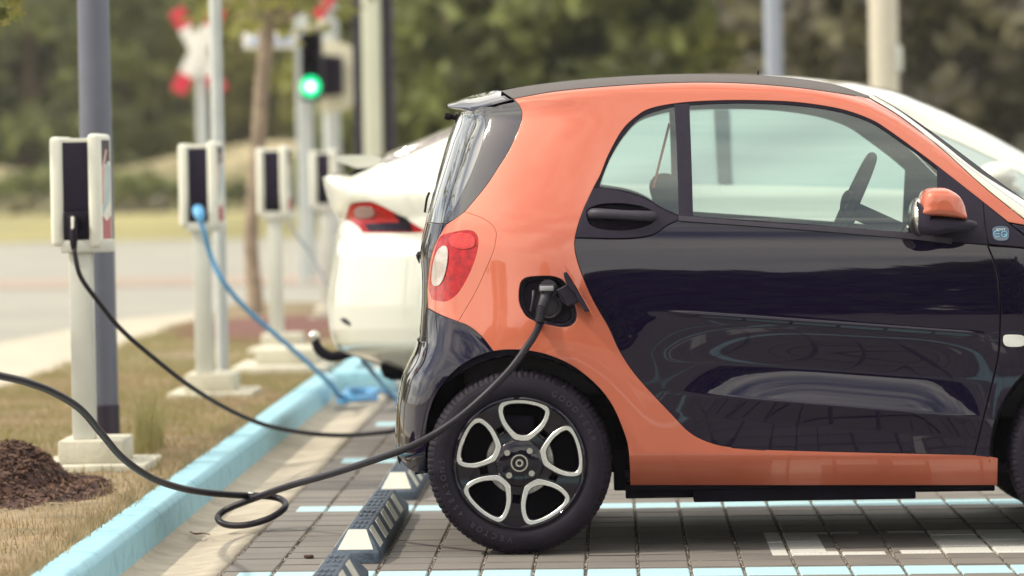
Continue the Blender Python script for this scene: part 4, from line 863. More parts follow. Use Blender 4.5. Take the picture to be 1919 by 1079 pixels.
for k in range(5200):
    x = mx0+rng.normal(.03, .17); y = my0+rng.normal(-.05, .42)
    if x > -1.71 or math.hypot((x-mx0-.12)/.46, (y-my0)/1.0) > 1: continue
    z = .095+mh_(x, y)+.002; a = rng.uniform(0, 6.28); l = rng.uniform(.004, .016); w_ = l*rng.uniform(.2, .6); tl = rng.normal(0, .4); c, s_ = math.cos(a), math.sin(a); n = len(V)
    V += [(x-l*c, y-l*s_, z-l*tl), (x+w_*s_, y-w_*c, z), (x+l*c, y+l*s_, z+l*tl), (x-w_*s_, y+w_*c, z+.003)]; Fc.append((n, n+1, n+2, n+3))
co = mk('bark_chips', V, Fc, M_chip, md_); tag(co, kind='stuff')
# mulch bed further back
V = []; Fc = []; mk_ = 14
V = [(-2.45, 30.2, .16)]+[(-2.45+.85*math.cos(t)*(1+.1*math.sin(3*t)), 30.2+2.6*math.sin(t), .11) for t in np.linspace(0, 2*math.pi, 28, endpoint=False)]
tag(mk('mulch_bed', V, [(0, i+1, (i+1) % 28+1) for i in range(28)], pm('red_mulch', (.22, .10, .08), .95, col2=(.11, .045, .04), scale=20, bump=1, bscale=60)), kind='structure')
# pavement beside the verge, wrapping the corner
M_walk = pm('walk_concrete', (.52, .47, .37), .85, col2=(.44, .39, .31), scale=2.5, bump=.2, bscale=60)
tag(mk('footpath', [(-3.355, 2, .035), (-3.355, 33.2, .035), (1.5, 33.6, .035), (1.5, 36.4, .035), (-3.6, 36.2, .035), (-4.1, 34.8, .035), (-4.5, 30.3, .035), (-4.75, 24, .035), (-4.8, 2, .035)], [tuple(range(9))[::-1]], M_walk), kind='structure')
M_road = pm('road_asphalt', (.34, .325, .28), .85, col2=(.28, .27, .235), scale=.5, bump=.2, bscale=80)
tag(mk('road', [(-90, 2, -.02), (90, 2, -.02), (90, 79, -.02), (-90, 79, -.02)], [(0, 1, 2, 3)], M_road), kind='structure')
tag(mk('cycle_lane', [(-60, 46.5, -.012), (60, 46.5, -.012), (60, 50.5, -.012), (-60, 50.5, -.012)], [(0, 1, 2, 3)], pm('cycle_lane_red', (.38, .295, .24), .85, var=.2, scale=.6)), kind='structure')
M_mead = pm('meadow_grass', (.36, .32, .13), .95, col2=(.20, .185, .08), scale=.12, lo=.4, hi=.6, detail=8)
V = []; nx, ny = 60, 80
for j in range(ny):
    y = 79+200*(j/(ny-1))**1.4
    for i in range(nx): x = -120+240*i/(nx-1); V.append((x, y, -.01+.25*max(0, min(1, (y-80)/80))*(1+.5*noise.noise((x*.05, y*.05, 0)))))
tag(mk('meadow', V, [(j*nx+i, j*nx+i+1, (j+1)*nx+i+1, (j+1)*nx+i) for j in range(ny-1) for i in range(nx-1)], M_mead, None, True), kind='structure')
tag(mk('ground', [(-900, -900, -.06), (900, -900, -.06), (900, 900, -.06), (-900, 900, -.06)], [(0, 1, 2, 3)], pm('far_ground', (.20, .18, .10), .95, col2=(.13, .12, .07), scale=.08)), kind='structure')
# ================================================================== WHEEL STOPS
def stop(y0, y1, lab, xr=-.765, wd=.155):
    rt = root('wheel_stop', (xr-wd/2, (y0+y1)/2, 0), lab, 'wheel stop', 'rubber wheel stops along the bay heads')
    x0, x1 = xr-wd, xr; h = .100; zb = .035; e = .145; tx0, tx1 = x0+.045, x1-.045
    b = bmesh.new(); vs = {}
    def q(n, x, y, z): vs[n] = b.verts.new((x, y-SHR*x, z))
    for s_, y, yt in (('a', y0, y0+e), ('b', y1, y1-e)):
        q(s_+'0', x0, y, .001); q(s_+'1', x1, y, .001); q(s_+'2', x0, y, zb); q(s_+'3', x1, y, zb); q(s_+'4', tx0, yt, h); q(s_+'5', tx1, yt, h)
    for f in ('a0 a1 a3 a2', 'a2 a3 a5 a4', 'b1 b0 b2 b3', 'b3 b2 b4 b5', 'a1 b1 b3 a3', 'b0 a0 a2 b2', 'a3 b3 b5 a5', 'b2 a2 a4 b4', 'a4 a5 b5 b4'): b.faces.new([vs[k] for k in f.split()])
    bmesh.ops.recalc_face_normals(b, faces=b.faces[:]); bmesh.ops.bevel(b, geom=b.edges[:], offset=.005, segments=2, profile=.5, affect='EDGES')
    mbody = MB(); mbody.bm(b)
    def quad(P, nrm, o=.0025):
        P = [Vector((x, y-SHR*x, z)) for x, y, z in P]; nrm = Vector(nrm).normalized(); A = [p+nrm*o for p in P]; B = [p-nrm*.003 for p in P]
        m2 = MB(); m2.add([p[:] for p in A+B], [(0, 1, 2, 3)]+[(i, 4+i, 4+(i+1) % 4, (i+1) % 4) for i in range(4)]); return m2
    # end pads and side flashes
    def lerp(a, b_, t): return tuple(a[i]+(b_[i]-a[i])*t for i in range(3))
    for (y, yt, sg) in ((y0, y0+e, 1), (y1, y1-e, -1)):
        A = (x0, y, zb); B_ = (x1, y, zb); C = (tx1, yt, h); D = (tx0, yt, h)
        P = [lerp(lerp(A, D, .1), lerp(B_, C, .1), .11), lerp(lerp(A, D, .1), lerp(B_, C, .1), .89), lerp(lerp(A, D, .93), lerp(B_, C, .93), .9), lerp(lerp(A, D, .93), lerp(B_, C, .93), .1)]
        quad(P if sg > 0 else P[::-1], (0, -(h-zb)*sg, e)).build('reflector', M_stopw, rt, None)
    L_ = y1-y0-2*e; n = 5
    for sd_ in (1, -1):
        xa, xb = (x1, tx1) if sd_ > 0 else (x0, tx0)
        for k in range(n):
            ya = y0+e+L_*(k+.02)/n; yb = ya+L_*.47/n; lo = (xa, zb); hi = (xb, h)
            g = lambda t, y: (lo[0]+(hi[0]-lo[0])*t, y, lo[1]+(hi[1]-lo[1])*t)
            P = [g(.1, ya-.035), g(.1, yb-.035), g(.92, yb+.02), g(.92, ya+.02)]
            quad(P if sd_ > 0 else P[::-1], (sd_*(h-zb), 0, .045)).build('reflector', M_stopw, rt, None)
    # raised lettering blocks and slots on the top face
    m = mbody; yy = y0+e+.06
    xm = (tx0+tx1)/2
    for k in range(11):
        y = yy+k*(L_-.1)/10.5
        if k % 3 == 2: m.box(xm-.022, xm+.022, y-SHR*xm-.012, y-SHR*xm+.012, h-.002, h+.003, .002, 1)
        else:
            for a in range(3): m.box(xm-.024+a*.017, xm-.014+a*.017, y-SHR*xm-.035, y-SHR*xm+.035, h-.002, h+.0035, .0015, 1)
    m.build('body', M_stopd, rt, 40)
    return rt
stop(10.65, 12.50, 'black rubber wheel stop cut off at the lower frame edge, nearest of three')
stop(13.08, 14.98, 'black rubber wheel stop with white stripes just left of the rear tyre, middle of three')
stop(15.56, 17.40, 'black and white wheel stop half hidden behind the rear bumper, farthest of three')
m = MB()
for k in range(5): m.ball(UG(574+k*2.4, 1046+(k % 2))+[0, 0, .006], (.0085, .007, .006), 7, 5)
tag(m.build('dropping', M_soil, None, None), 'small dark dropping on the paving left of the nearest wheel stop', 'dropping')
m = MB(); m.tube([UG(356, 996, .0), UG(366, 1000, .012), UG(380, 999, .004), UG(393, 1001, .010)], [.002, .004, .003, .002], 5, dense=4); tag(m.build('twig', M_chip), 'thin brown twig lying in the concrete gutter', 'twig')
# ================================================================== CHARGERS
BX, BY = -2.03, 16.0
def charger(x, y, lab):
    rt = root('charging_post', (x, y, .1), lab, 'charging station', 'charging posts in a row on the verge')
    m = MB(); m.box(x-.215, x+.215, y-.17, y+.42, .07, .135, .006); m.build('base_slab', M_conc, rt)
    m = MB(); m.box(x-.135, x+.115, y-.06, y+.32, .135, .225, .008); m.build('plinth', M_conc, rt)
    m = MB(); m.box(x-.085, x+.0, y+.0, y+.10, .225, 1.02, .006); m.box(x-.115, x+.08, y-.015, y+.13, .95, 1.00, .006); m.build('post', M_post, rt)
    z0, z1 = .975, 1.405
    m = MB(); m.box(x-.150, x-.100, y-.02, y+.35, z0, z1-.005, .018, 4); m.build('side_shell', M_shell, rt, 50)
    m = MB(); m.box(x-.002, x+.045, y-.025, y+.35, z0-.008, z1+.005, .018, 4); s2 = m.build('side_shell', M_shell, rt, 50)
    m = MB(); m.box(x-.105, x+.003, y+.0, y+.33, z1-.03, z1-.012, .004); m.build('top_cover', M_shell, rt)
    m = MB(); m.box(x-.104, x+.001, y-.004, y+.32, z0+.01, z1-.028, .006); m.build('core', M_core, rt)
    m = MB(); m.box(x-.096, x-.006, y-.018, y+.01, z0+.03, z0+.135, .006); m.lathe([(0, -.02), (.018, -.02), (.024, -.024), (.03, -.022), (.032, 0)], (x-.053, y-.012, z0+.09), 'y', 24); m.build('socket', M_seal, rt)
    # printed label on the outer face
    xx = x+.0455
    def lab_(P, mat, nm='label', o=0.0):
        VV = [(xx+o+.001, y+a, z0+b) for a, b in P]+[(xx+o-.003, y+a, z0+b) for a, b in P]; n = len(P)
        mk(nm, VV, [tuple(range(n))]+[(i, n+i, n+(i+1) % n, (i+1) % n) for i in range(n)], mat, s2)
    lab_([(.05, .305), (.29, .33), (.29, .41), (.05, .41)], M_core)
    lab_([(.05, .12), (.11, .14), (.27, .17), (.29, .30), (.22, .33), (.12, .30)], M_lab1, o=.001)
    lab_([(.05, .16), (.07, .16), (.12, .32), (.20, .37), (.16, .375), (.05, .31)], M_lab2, o=.002)
    lab_([(.05, .018), (.29, .018), (.29, .112), (.20, .095), (.12, .098), (.05, .115)], M_lab3, o=.001)
    return rt
M_lab1 = pm('label_teal', (.30, .42, .43), .5, col2=(.55, .66, .66), scale=14); M_lab2 = pm('label_pink', (.72, .42, .38), .5, var=.2); M_lab3 = pm('label_red', (.42, .07, .10), .5, var=.15)
labs = ['white and black charging post in front of the thick grey pole', 'white and black charging post with blue plug and cable, below the crossing sign', 'white and black charging post with pink brown tree trunk just to its left', 'white and black charging post half hidden behind the white car boot', 'white and black charging post beyond the left frame edge where the thick cable starts']
def copy_tree(o, parent=None):
    c = o.copy(); COL.objects.link(c); c.parent = parent
    for ch in list(o.children): copy_tree(ch, c)
    return c
ch0 = charger(BX, BY, labs[0])
PX = []
for i, (yy, u) in enumerate([(21.1, 390), (26.1, 525), (31.2, 619)]):
    c = copy_tree(ch0); c['label'] = labs[i+1]; xx = float(U(u, 350, yy)[0]); c.location = (xx, yy, .1); PX.append(xx)
c = copy_tree(ch0); c['label'] = labs[4]; c.location = (BX, 11.1, .1)
# ------------------------------------------------------------------ cables
def cable(name, lab, pts, rad, mat, plugs=(), group='charging cables'):
    rt = root(name, tuple(pts[0]), lab, 'cable', group)
    m = MB(); m.tube(pts, rad, 14, dense=10); m.build('cord', mat, rt, 70)
    return rt
W = [(1013, 603, 13.300), (1006, 620, 13.262), (992, 643, 13.225), (958, 690, 13.19), (908, 741, 13.17), (850, 790, 13.19), (780, 832, 13.26), (700, 862, 13.5), (620, 888, 13.85), (540, 911, 14.2), (484, 931, 14.38), (430, 952, 14.44), (410, 966, 14.42), (412, 977, 14.38), (430, 984, 14.36), (465, 983, 14.34), (505, 971, 14.34), (531, 954, 14.38), (534, 942, 14.44), (520, 933, 14.48), (490, 929, 14.46), (440, 927.5, 14.36), (380, 922, 14.2), (330, 912, 14.0), (280, 893, 13.7), (230, 858, 13.4), (190, 812, 13.1), (150, 766, 12.8), (100, 735, 12.5), (50, 716, 12.25), (0, 704, 12.0), (-70, 690, 11.7)]
pts = np.array([U(*p) for p in W])
e_ = np.array([BX-.053, 11.045, 1.02]); pts = np.vstack([pts, [[-1.80, 11.4, .72], [-1.92, 11.12, .80], [-1.985, 10.99, .93], e_]])
mc = cable('charging_cable', 'thick black cable from the orange car with a small loop above the gutter', pts, .0118, M_blk)
m = MB(); P = [(1031, 541, 13.335), (1026, 548, 13.315), (1021, 560, 13.30), (1016, 574, 13.295)]
m.tube([U(*p) for p in P], [.0145, .019, .0175, .0155], 20, dense=6)
m.box(*(lambda a, b: (a[0], b[0]))(U(1010, 540, 13.3), U(1040, 540, 13.3)), 13.285, 13.36, U(1020, 547, 13.3)[2], U(1020, 533, 13.3)[2], .004, 3)
m.tube([U(1027, 541, 13.31), U(1028, 541, 13.36)], .03, 20); m.build('plug', M_plas, mc, 50)
m = MB(); m.box(*(lambda a, b: (a[0], b[0]))(U(1012, 540, 13.3), U(1038, 540, 13.3)), 13.281, 13.287, U(1020, 544.5, 13.3)[2], U(1020, 535.5, 13.3)[2], .002, 2); m.build('plug_button', pm('button_grey', (.30, .30, .32), .4), mc, 50)
m = MB(); A = U(1016, 573, 13.295); Bq = U(1010, 604, 13.285); nn = 44
m.tube([A+(Bq-A)*i/nn for i in range(nn+1)], [(.0172 if (i % 4) in (0, 1) else .0130)*(1-.16*i/nn) for i in range(nn+1)], 18); m.build('strain_relief', M_plas, mc, 30)
m = MB(); j = 21; m.tube([U(472, 928.8, 14.43), U(462, 928.4, 14.41)], .0128, 14); m.build('cable_tag', M_chr, mc, 50)
m = MB(); m.tube([e_+[0, .05, .06], e_+[0, -.02, .02], e_+[-.01, -.03, -.06]], [.022, .022, .014], 12, dense=4); m.build('plug', M_seal, mc, 50)
W = [(139, 462, 15.93), (141, 480, 15.92), (152, 520, 15.92), (186, 567, 15.95), (230, 620, 16.05), (300, 680, 16.3), (360, 726, 16.6), (430, 768, 17.0), (500, 797, 17.3), (580, 812, 17.5), (650, 815.5, 17.6), (720, 810, 17.6), (760, 803, 17.6), (820, 790, 17.6), (900, 740, 17.7), (980, 660, 17.85), (1010, 620, 17.98), (1020, 600, 18.1)]
c2 = cable('charging_cable', 'thin black cable sagging from the first charger behind the rear bumper', np.array([U(*p) for p in W]), [.0095]*len(W), M_blk)
m = MB(); m.tube([U(137, 405, 15.965), U(138, 430, 15.94), U(138, 455, 15.93), U(139, 468, 15.93)], [.017, .016, .014, .011], 12, dense=3); m.build('plug', M_seal, c2, 50)
m = MB(); m.box(*(lambda a, b: (a[0], b[0]))(U(131, 400, 15.9), U(136.5, 400, 15.9)), 15.925, 15.95, U(133, 448, 15.9)[2], U(133, 406, 15.9)[2], .003); m.build('plug_lever', M_shell, c2, 50)
yb = 21.0
W = [(374, 408, yb), (381, 430, yb-.05), (396, 482, yb), (420, 530, yb), (465, 582, yb+.1), (520, 630, yb+.2), (580, 682, 21.4), (622, 722, 21.7), (645, 748, 21.9)]
pts = [U(*p) for p in W]; g = UG(655, 757)
for k in range(26):
    t = k*.72; pts.append(np.array([UG(670+34*math.cos(t)*(1-.012*k)+.6*k, 0*t+758-6*math.sin(t)-.25*k)[0], 22.0-.22*math.sin(t)*1.3+.004*k, .02+.0016*k+.012*(1+math.sin(1.7*t))]))
for a in ((728, 742), (737, 745), (760, 770), (800, 790)): pts.append(UG(a[0], a[1])+[0, 0, .014])
c3 = cable('charging_cable', 'bright blue cable running down to a coil beside the kerb', np.array(pts), .0135, M_blue)
m = MB(); m.tube([U(371, 394, yb+.02), U(374, 402, yb-.05), U(376, 416, yb-.06)], [.030, .028, .016], 14, dense=3); m.build('plug', M_bluet, c3, 50)
W = [(680, 676, 19.2), (700, 700, 19.8), (722, 726, 20.6), (742, 746, 21.4), (760, 752, 21.9), (790, 756, 22.2)]
c4 = cable('charging_cable', 'short blue grey cable below the white car rear bumper', np.array([U(*p) for p in W]), .011, M_blue)
W = [(537, 412, 26.0), (552, 435, 25.9), (585, 480, 25.8), (612, 530, 25.6), (640, 560, 25.3), (690, 575, 24.8)]
c5 = cable('charging_cable', 'faint grey cable running from the third charger behind the white car', np.array([U(*p) for p in W]), .007, M_pole)
# ================================================================== POLES AND SIGNS
def pole(name, u, v, y, r0, r1, h, mat, lab, cat='pole', zb=.05, cuff=None):
    p = U(u, v, y); rt = root(name, (p[0], y, 0), lab, cat)
    m = MB(); m.lathe([(r0*1.0, zb), (r0, .4), (r1, h), (0, h)], (p[0], y, 0), 'z', 40); m.build('shaft', mat, rt, 40)
    if cuff: m = MB(); m.lathe([(r0+.004, zb), (r0+.004, cuff), (r0, cuff+.004)], (p[0], y, 0), 'z', 40); m.build('foot_sleeve', M_poled, rt, 40)
    return rt, p
pole('street_lamp', 185, 500, 17.6, .072, .050, 7.5, M_pole, 'thick dark grey lamp pole behind the first charging post', 'lamp post', .09, .27)
pole('sign_pole', 411, 400, 22.4, .034, .034, 5.0, M_galv, 'slim pale grey pole beside the second charging post', 'pole', .09)
# railway crossing cross
rt, p = pole('crossing_sign', 379, 200, 55, .075, .075, 2.72, M_galv, 'red and white railway crossing cross on a grey pole', 'sign')
cx, cz = float(p[0]), float(U(373, 95, 54.8)[2])
for s_ in (1, -1):
    a = R(62)*s_; T = Matrix.Translation((cx-.02, 54.85, cz)) @ Matrix.Rotation(-a, 4, 'Y')
    m = MB(); m.box(-.36, .36, -.02-.012*s_, .0-.012*s_, -.105, .105, .01, 1, T); arm = m.build('cross_arm', M_signw, rt)
    for e in (1, -1):
        m = MB(); m.box(.36 if e > 0 else -.62, .62 if e > 0 else -.36, -.02-.012*s_, .0-.012*s_, -.105, .105, .01, 1, T); m.build('red_tip', M_signr, arm)
# traffic light
rt, p = pole('traffic_light', 575, 300, 46, .085, .085, 3.05, M_galv, 'traffic light showing green beside a cream backed signal', 'traffic light')
def pxbox(m, u0, v0, u1, v1, y0, y1, r=.01): 
    a = U(u0, v1, y0); b = U(u1, v0, y0); vm_ = min(max((v0+v1)/2, 120), 400); a[0] = U(u0, vm_, y0)[0]; b[0] = U(u1, vm_, y0)[0]; m.box(a[0], b[0], y0, y1, a[2], b[2], r, 3); return m
m = pxbox(MB(), 559, 60, 603, 188, 45.55, 45.8, .03); hs = m.build('signal_housing', M_core, rt, 40)
for v_, mt, nm in ((82, M_seal, 'signal_lens'), (121, M_seal, 'signal_lens'), (162, pm('green_signal', (.02, .5, .3), .3, emit=((.0, .80, .27), 2.0)), 'green_lens')):
    c = U(582, v_, 45.52); m = MB(); m.lathe([(0, -.03), (.07, -.02), (.112, 0), (.112, .05)], c, 'y', 32); gl = m.build(nm, mt, hs, 40)
    if nm == 'green_lens': m = MB(); m.ball(c+[0, -.02, 0], (.045, .02, .045)); m.build('lamp_core', pm('lamp_core', (.7, 1, .8), .3, emit=((.75, 1, .82), 4)), gl, True)
    m = MB(); m.lathe([(.118, -.16), (.122, -.16), (.124, .04)], c, 'y', 24); m.build('visor', M_seal, hs, 40)
m = pxbox(MB(), 572, 36, 616, 56, 45.9, 45.95, .03); m.build('bracket', M_cream, rt)
rt, p = pole('tram_signal', 622, 250, 47, .10, .10, 3.2, M_galv, 'black square signal box on a rounded cream backboard', 'signal')
m = pxbox(MB(), 600, 80, 663, 205, 46.55, 46.6, .02); 
P = closed([(600, 205), (600, 84), (640, 80), (658, 88), (663, 105), (663, 180), (658, 200), (640, 206)], 3)
m = MB(); m.add(*slab(P, 46.55, 46.6, .004)); m.build('backboard', M_cream, rt)
m = pxbox(MB(), 598, 104, 641, 178, 46.3, 46.54, .03); sb_ = m.build('signal_housing', M_core, rt, 40)
for v_ in (122, 160):
    m = MB(); c = U(613, v_, 46.26); m.lathe([(0, 0), (.10, .0), (.12, .03)], c, 'y', 24); m.build('signal_lens', M_seal, sb_, 40)
m = MB(); a = R(-40); T = Matrix.Translation(tuple(U(612, 6, 46.9))) @ Matrix.Rotation(R(-55), 4, 'Y'); m.box(-.22, .22, -.02, 0, -.06, .06, .01, 1, T); m.build('red_arm', M_signr, rt)
# street name sign
rt, p = pole('street_sign', 560, 200, 44, .03, .03, 2.95, M_galv, 'small white street name sign behind the thin tree trunk', 'sign')
m = pxbox(MB(), 456, 60, 557, 92, 43.9, 43.94, .01); m.build('name_plate', M_signw, rt); m = pxbox(MB(), 466, 70, 548, 82, 43.885, 43.902, .002); m.build('name_band', pm('sign_blue', (.35, .42, .62), .5), rt)
# tall dark portal with pale panel
pt = U(695, 200, 38); rt = root('tall_mast', (pt[0], 38, 0), 'tall pale mast between two dark steel uprights', 'mast')
m = MB(); pxbox(m, 679, -400, 713, 505, 37.9, 38.05, .02); m.build('pale_panel', M_cream if False else pm('mast_pale', (.62, .64, .52), .5, var=.06, scale=3), rt)
m = MB(); pxbox(m, 661, -400, 676, 505, 38.0, 38.15, .01); m.build('dark_upright', M_poled, rt)
m = MB(); pxbox(m, 717, -400, 737, 505, 38.0, 38.15, .01); m.build('dark_upright', M_poled, rt)
pole('street_pole', 1449, 60, 42, .092, .088, 8, M_pole if False else pm('blue_grey_pole', (.30, .33, .40), .5, var=.08), 'blurred blue grey pole above the car roof', 'pole', 0)
rt, p = pole('concrete_pole', 1656, 60, 36, .128, .12, 8, pm('pale_concrete_pole', (.58, .54, .44), .7, var=.1), 'thick pale concrete pole with a small box, above the windscreen', 'pole', 0)
m = pxbox(MB(), 1676, 85, 1692, 135, 35.9, 36.1, .02); m.build('junction_box', M_post, rt)
# ================================================================== TREES
M_lf = [leafmat('leaves_olive', (.40, .40, .11), (.19, .195, .07), .9), leafmat('leaves_dark', (.24, .27, .08), (.10, .11, .06), .9), leafmat('leaves_yellow', (.66, .62, .21), (.38, .37, .13), .9), leafmat('leaves_brown', (.22, .205, .10), (.10, .09, .08), .9)]
def crown(name, h, rad, ncl, nl, ls, seed, low=.05):
    g = np.random.default_rng(seed); cl = []
    for k in range(ncl):
        z = h*(low+(1-low)*g.random()); rr = rad*math.sqrt(max(.08, 1-((z/h-.5)/.56)**2))*math.sqrt(g.random()); a = g.uniform(0, 6.283)
        cl.append((rr*math.cos(a), rr*math.sin(a), z, g.uniform(.10, .22)*rad+.25))
    cl = np.array(cl); i = g.integers(0, ncl, nl); d = g.normal(0, 1, (nl, 3)); d /= np.linalg.norm(d, axis=1)[:, None]; r = g.random(nl)**.45
    c = cl[i, :3]+d*(cl[i, 3]*r)[:, None]*[1.25, 1.25, .8]
    a = g.normal(0, 1, (nl, 3)); a /= np.linalg.norm(a, axis=1)[:, None]; b = np.cross(a, g.normal(0, 1, (nl, 3))); b /= np.linalg.norm(b, axis=1)[:, None]
    s = ls*g.uniform(.5, 1.3, nl)[:, None]
    V = np.stack([c-a*s, c-b*s*.5, c+a*s, c+b*s*.5], 1).reshape(-1, 3); q = np.arange(nl*4).reshape(-1, 4)
    me = bpy.data.meshes.new(name); me.vertices.add(len(V)); me.vertices.foreach_set('co', V.ravel()); me.loops.add(nl*4); me.loops.foreach_set('vertex_index', q.ravel()); me.polygons.add(nl)
    me.polygons.foreach_set('loop_start', np.arange(nl)*4); me.polygons.foreach_set('loop_total', np.full(nl, 4)); me.update(calc_edges=True); return me, cl
def trunkmesh(h, r, cl, seed):
    g = np.random.default_rng(seed); m = MB(); P = [(0, 0, -.3), (.05, .02, h*.25), (-.06, .08, h*.5), (.05, 0, h*.8)]; m.tube(P, [r*1.3, r, r*.7, r*.25], 8, dense=3)
    for k in range(min(9, len(cl))):
        c = cl[g.integers(0, len(cl))]; z0 = min(h*.6, max(h*.12, c[2]*.6)); m.tube([(0, 0.03, z0), (c[0]*.4, c[1]*.4, z0+(c[2]-z0)*.6), (c[0]*.85, c[1]*.85, c[2])], [r*.5, r*.3, r*.1], 6, dense=2)
    me = bpy.data.meshes.new('trunk'); me.from_pydata(m.V, [], m.F); me.materials.append(M_bark); return me
protos = []
for k in range(5):
    h, rad = [(9, 3.2), (10.5, 3.6), (8, 3.4), (11, 3.0), (7.5, 3.6)][k]; me, cl = crown('crown', h, rad, 85, 5200, .30, 50+k); protos.append((me, trunkmesh(h, .19, cl, 70+k)))
crowns = {}
def tree(x, y, z, k, mi, sc, lab, group, rot):
    rt = root('broadleaf_tree', (x, y, z), lab, 'tree', group)
    key = (k, mi)
    if key not in crowns: me = protos[k][0].copy(); me.materials.clear(); me.materials.append(M_lf[mi]); crowns[key] = me
    for nm, me in (('crown', crowns[key]), ('trunk', protos[k][1])):
        o = bpy.data.objects.new(nm, me); COL.objects.link(o); o.parent = rt
    rt.rotation_euler.z = rot; rt.scale = (sc, sc, sc); return rt
GR = 'blurred trees beyond the road'
colw = {0: 'olive green', 1: 'dark green', 2: 'yellow green', 3: 'brownish'}
spots = [  # photo x of the trunk, distance, crown shape, leaf colour, scale, words
 (-60, 112, 0, 1, 1.0, 'dark green tree at the far left frame edge'), (60, 104, 1, 1, 1.05, 'dark green tree left of the thick grey lamp pole'), (150, 125, 2, 1, 1.0, 'dark green tree directly behind the thick grey lamp pole'),
 (232, 118, 3, 0, .95, 'olive tree just right of the thick grey lamp pole'), (300, 140, 4, 0, 1.0, 'olive tree left of the red and white cross'), (370, 150, 2, 2, 1.0, 'yellow green tree behind the red and white cross'),
 (450, 158, 0, 2, 1.1, 'yellow green tree behind the street name sign'), (530, 150, 1, 2, 1.1, 'yellow green tree between name sign and traffic light'), (610, 140, 4, 0, 1.1, 'olive tree behind the traffic light'), (690, 125, 3, 0, 1.0, 'olive tree behind the tall pale mast'),
 (770, 100, 0, 0, 1.0, 'olive tree just right of the tall pale mast'), (850, 92, 1, 1, 1.0, 'dark tree above the white car boot'), (930, 96, 2, 0, 1.0, 'olive tree above the small roof spoiler'), (1010, 88, 4, 1, 1.0, 'dark tree above the rear of the car roof'),
 (1090, 94, 0, 0, 1.0, 'olive tree above the rear side window'), (1170, 86, 3, 1, 1.0, 'dark tree above the window pillar'), (1260, 92, 2, 0, 1.0, 'olive tree above the middle of the car roof'), (1350, 84, 1, 1, 1.05, 'dark tree left of the blue grey pole'),
 (1450, 90, 4, 1, 1.0, 'dark tree directly behind the blue grey pole'), (1540, 82, 0, 0, 1.0, 'olive tree between the two right hand poles'), (1640, 86, 3, 1, 1.1, 'dark tree behind the pale concrete pole'), (1740, 78, 2, 3, 1.05, 'brownish dark tree right of the pale concrete pole'),
 (1830, 84, 4, 1, 1.0, 'dark green tree above the white windscreen pillar'), (1930, 80, 1, 3, 1.0, 'brownish dark tree at the right frame edge')]
for i, (u, y, k, mi, sc, lab) in enumerate(spots):
    if u < 720: y = y*.62+98; sc = sc*1.4
    if 200 < u < 650: mi = 2 if i % 3 else 0
    x = float(U(u, 320, y)[0]); tree(x, y, .15, k, mi, sc, lab, GR, i*2.4)
# far wood mass behind, and the low hedge and bank
def wood(name, x0, x1, y, h, nl, ls, mat, lab, seed, depth=6, z0=0, gap=0):
    g = np.random.default_rng(seed); x = g.uniform(x0, x1, nl); z = z0+h*g.random(nl)**.8*(.8+.25*np.sin(x*.23)+.12*np.sin(x*.71+2)); y_ = y+g.uniform(0, depth, nl); c = np.stack([x, y_, z], 1)
    cc = np.sin(x*1.3+z*.9)*np.sin(z*1.7+x*.4); 
    a = g.normal(0, 1, (nl, 3)); a /= np.linalg.norm(a, axis=1)[:, None]; b = np.cross(a, g.normal(0, 1, (nl, 3))); b /= np.linalg.norm(b, axis=1)[:, None]
    s = ls*g.uniform(.5, 1.4, nl)[:, None]; V = np.stack([c-a*s, c-b*s*.6, c+a*s, c+b*s*.6], 1).reshape(-1, 3)
    me = bpy.data.meshes.new(name); me.vertices.add(len(V)); me.vertices.foreach_set('co', V.ravel()); me.loops.add(nl*4); me.loops.foreach_set('vertex_index', np.arange(nl*4)); me.polygons.add(nl)
    me.polygons.foreach_set('loop_start', np.arange(nl)*4); me.polygons.foreach_set('loop_total', np.full(nl, 4)); me.update(calc_edges=True); me.materials.append(mat)
    o = bpy.data.objects.new(name, me); COL.objects.link(o); return tag(o, lab, 'woodland', kind='stuff')
wood('far_woodland', -130, 45, 225, 19, 36000, .75, M_lf[0], 'far belt of woodland closing the view', 5)
wood('near_woodland', -6, 45, 101, 13, 17000, .55, M_lf[1], 'dark woodland behind the trees on the right', 6, 5)
wood('hedge', -40, -4, 143, 1.3, 3000, .3, M_lf[1], 'low dark hedge at the foot of the far trees', 8, 3)
wood('scrub', -40, -4, 118, .6, 900, .28, M_lf[3], 'brownish scrub growing beyond the road', 9, 8)
V = []; nx, ny = 60, 14
for j in range(ny):
    for i in range(nx): x = -60+70*i/(nx-1); y = 153+9*j/(ny-1); V.append((x, y, .2+(1.7+1.1*noise.noise((x*.12, 3, 0)))*math.sin(math.pi*min(1, j/(ny-1)*1.0))))
tag(mk('earth_bank', V, [(j*nx+i, j*nx+i+1, (j+1)*nx+i+1, (j+1)*nx+i) for j in range(ny-1) for i in range(nx-1)], pm('pale_bank', (.42, .35, .22), .95, col2=(.18, .16, .08), scale=.5, lo=.42, hi=.58), None, True), kind='structure')
# woodland on the camera side of the lot (seen mirrored in the paintwork)
wood('woodland', -70, 12, -46, 11.0, 26000, .6, M_lf[1], 'woodland on the near side of the car park', 11, 5)
wood('woodland', 10, 90, -90, 9.0, 14000, .8, M_lf[1], 'distant woodland on the near side of the car park', 12, 5)
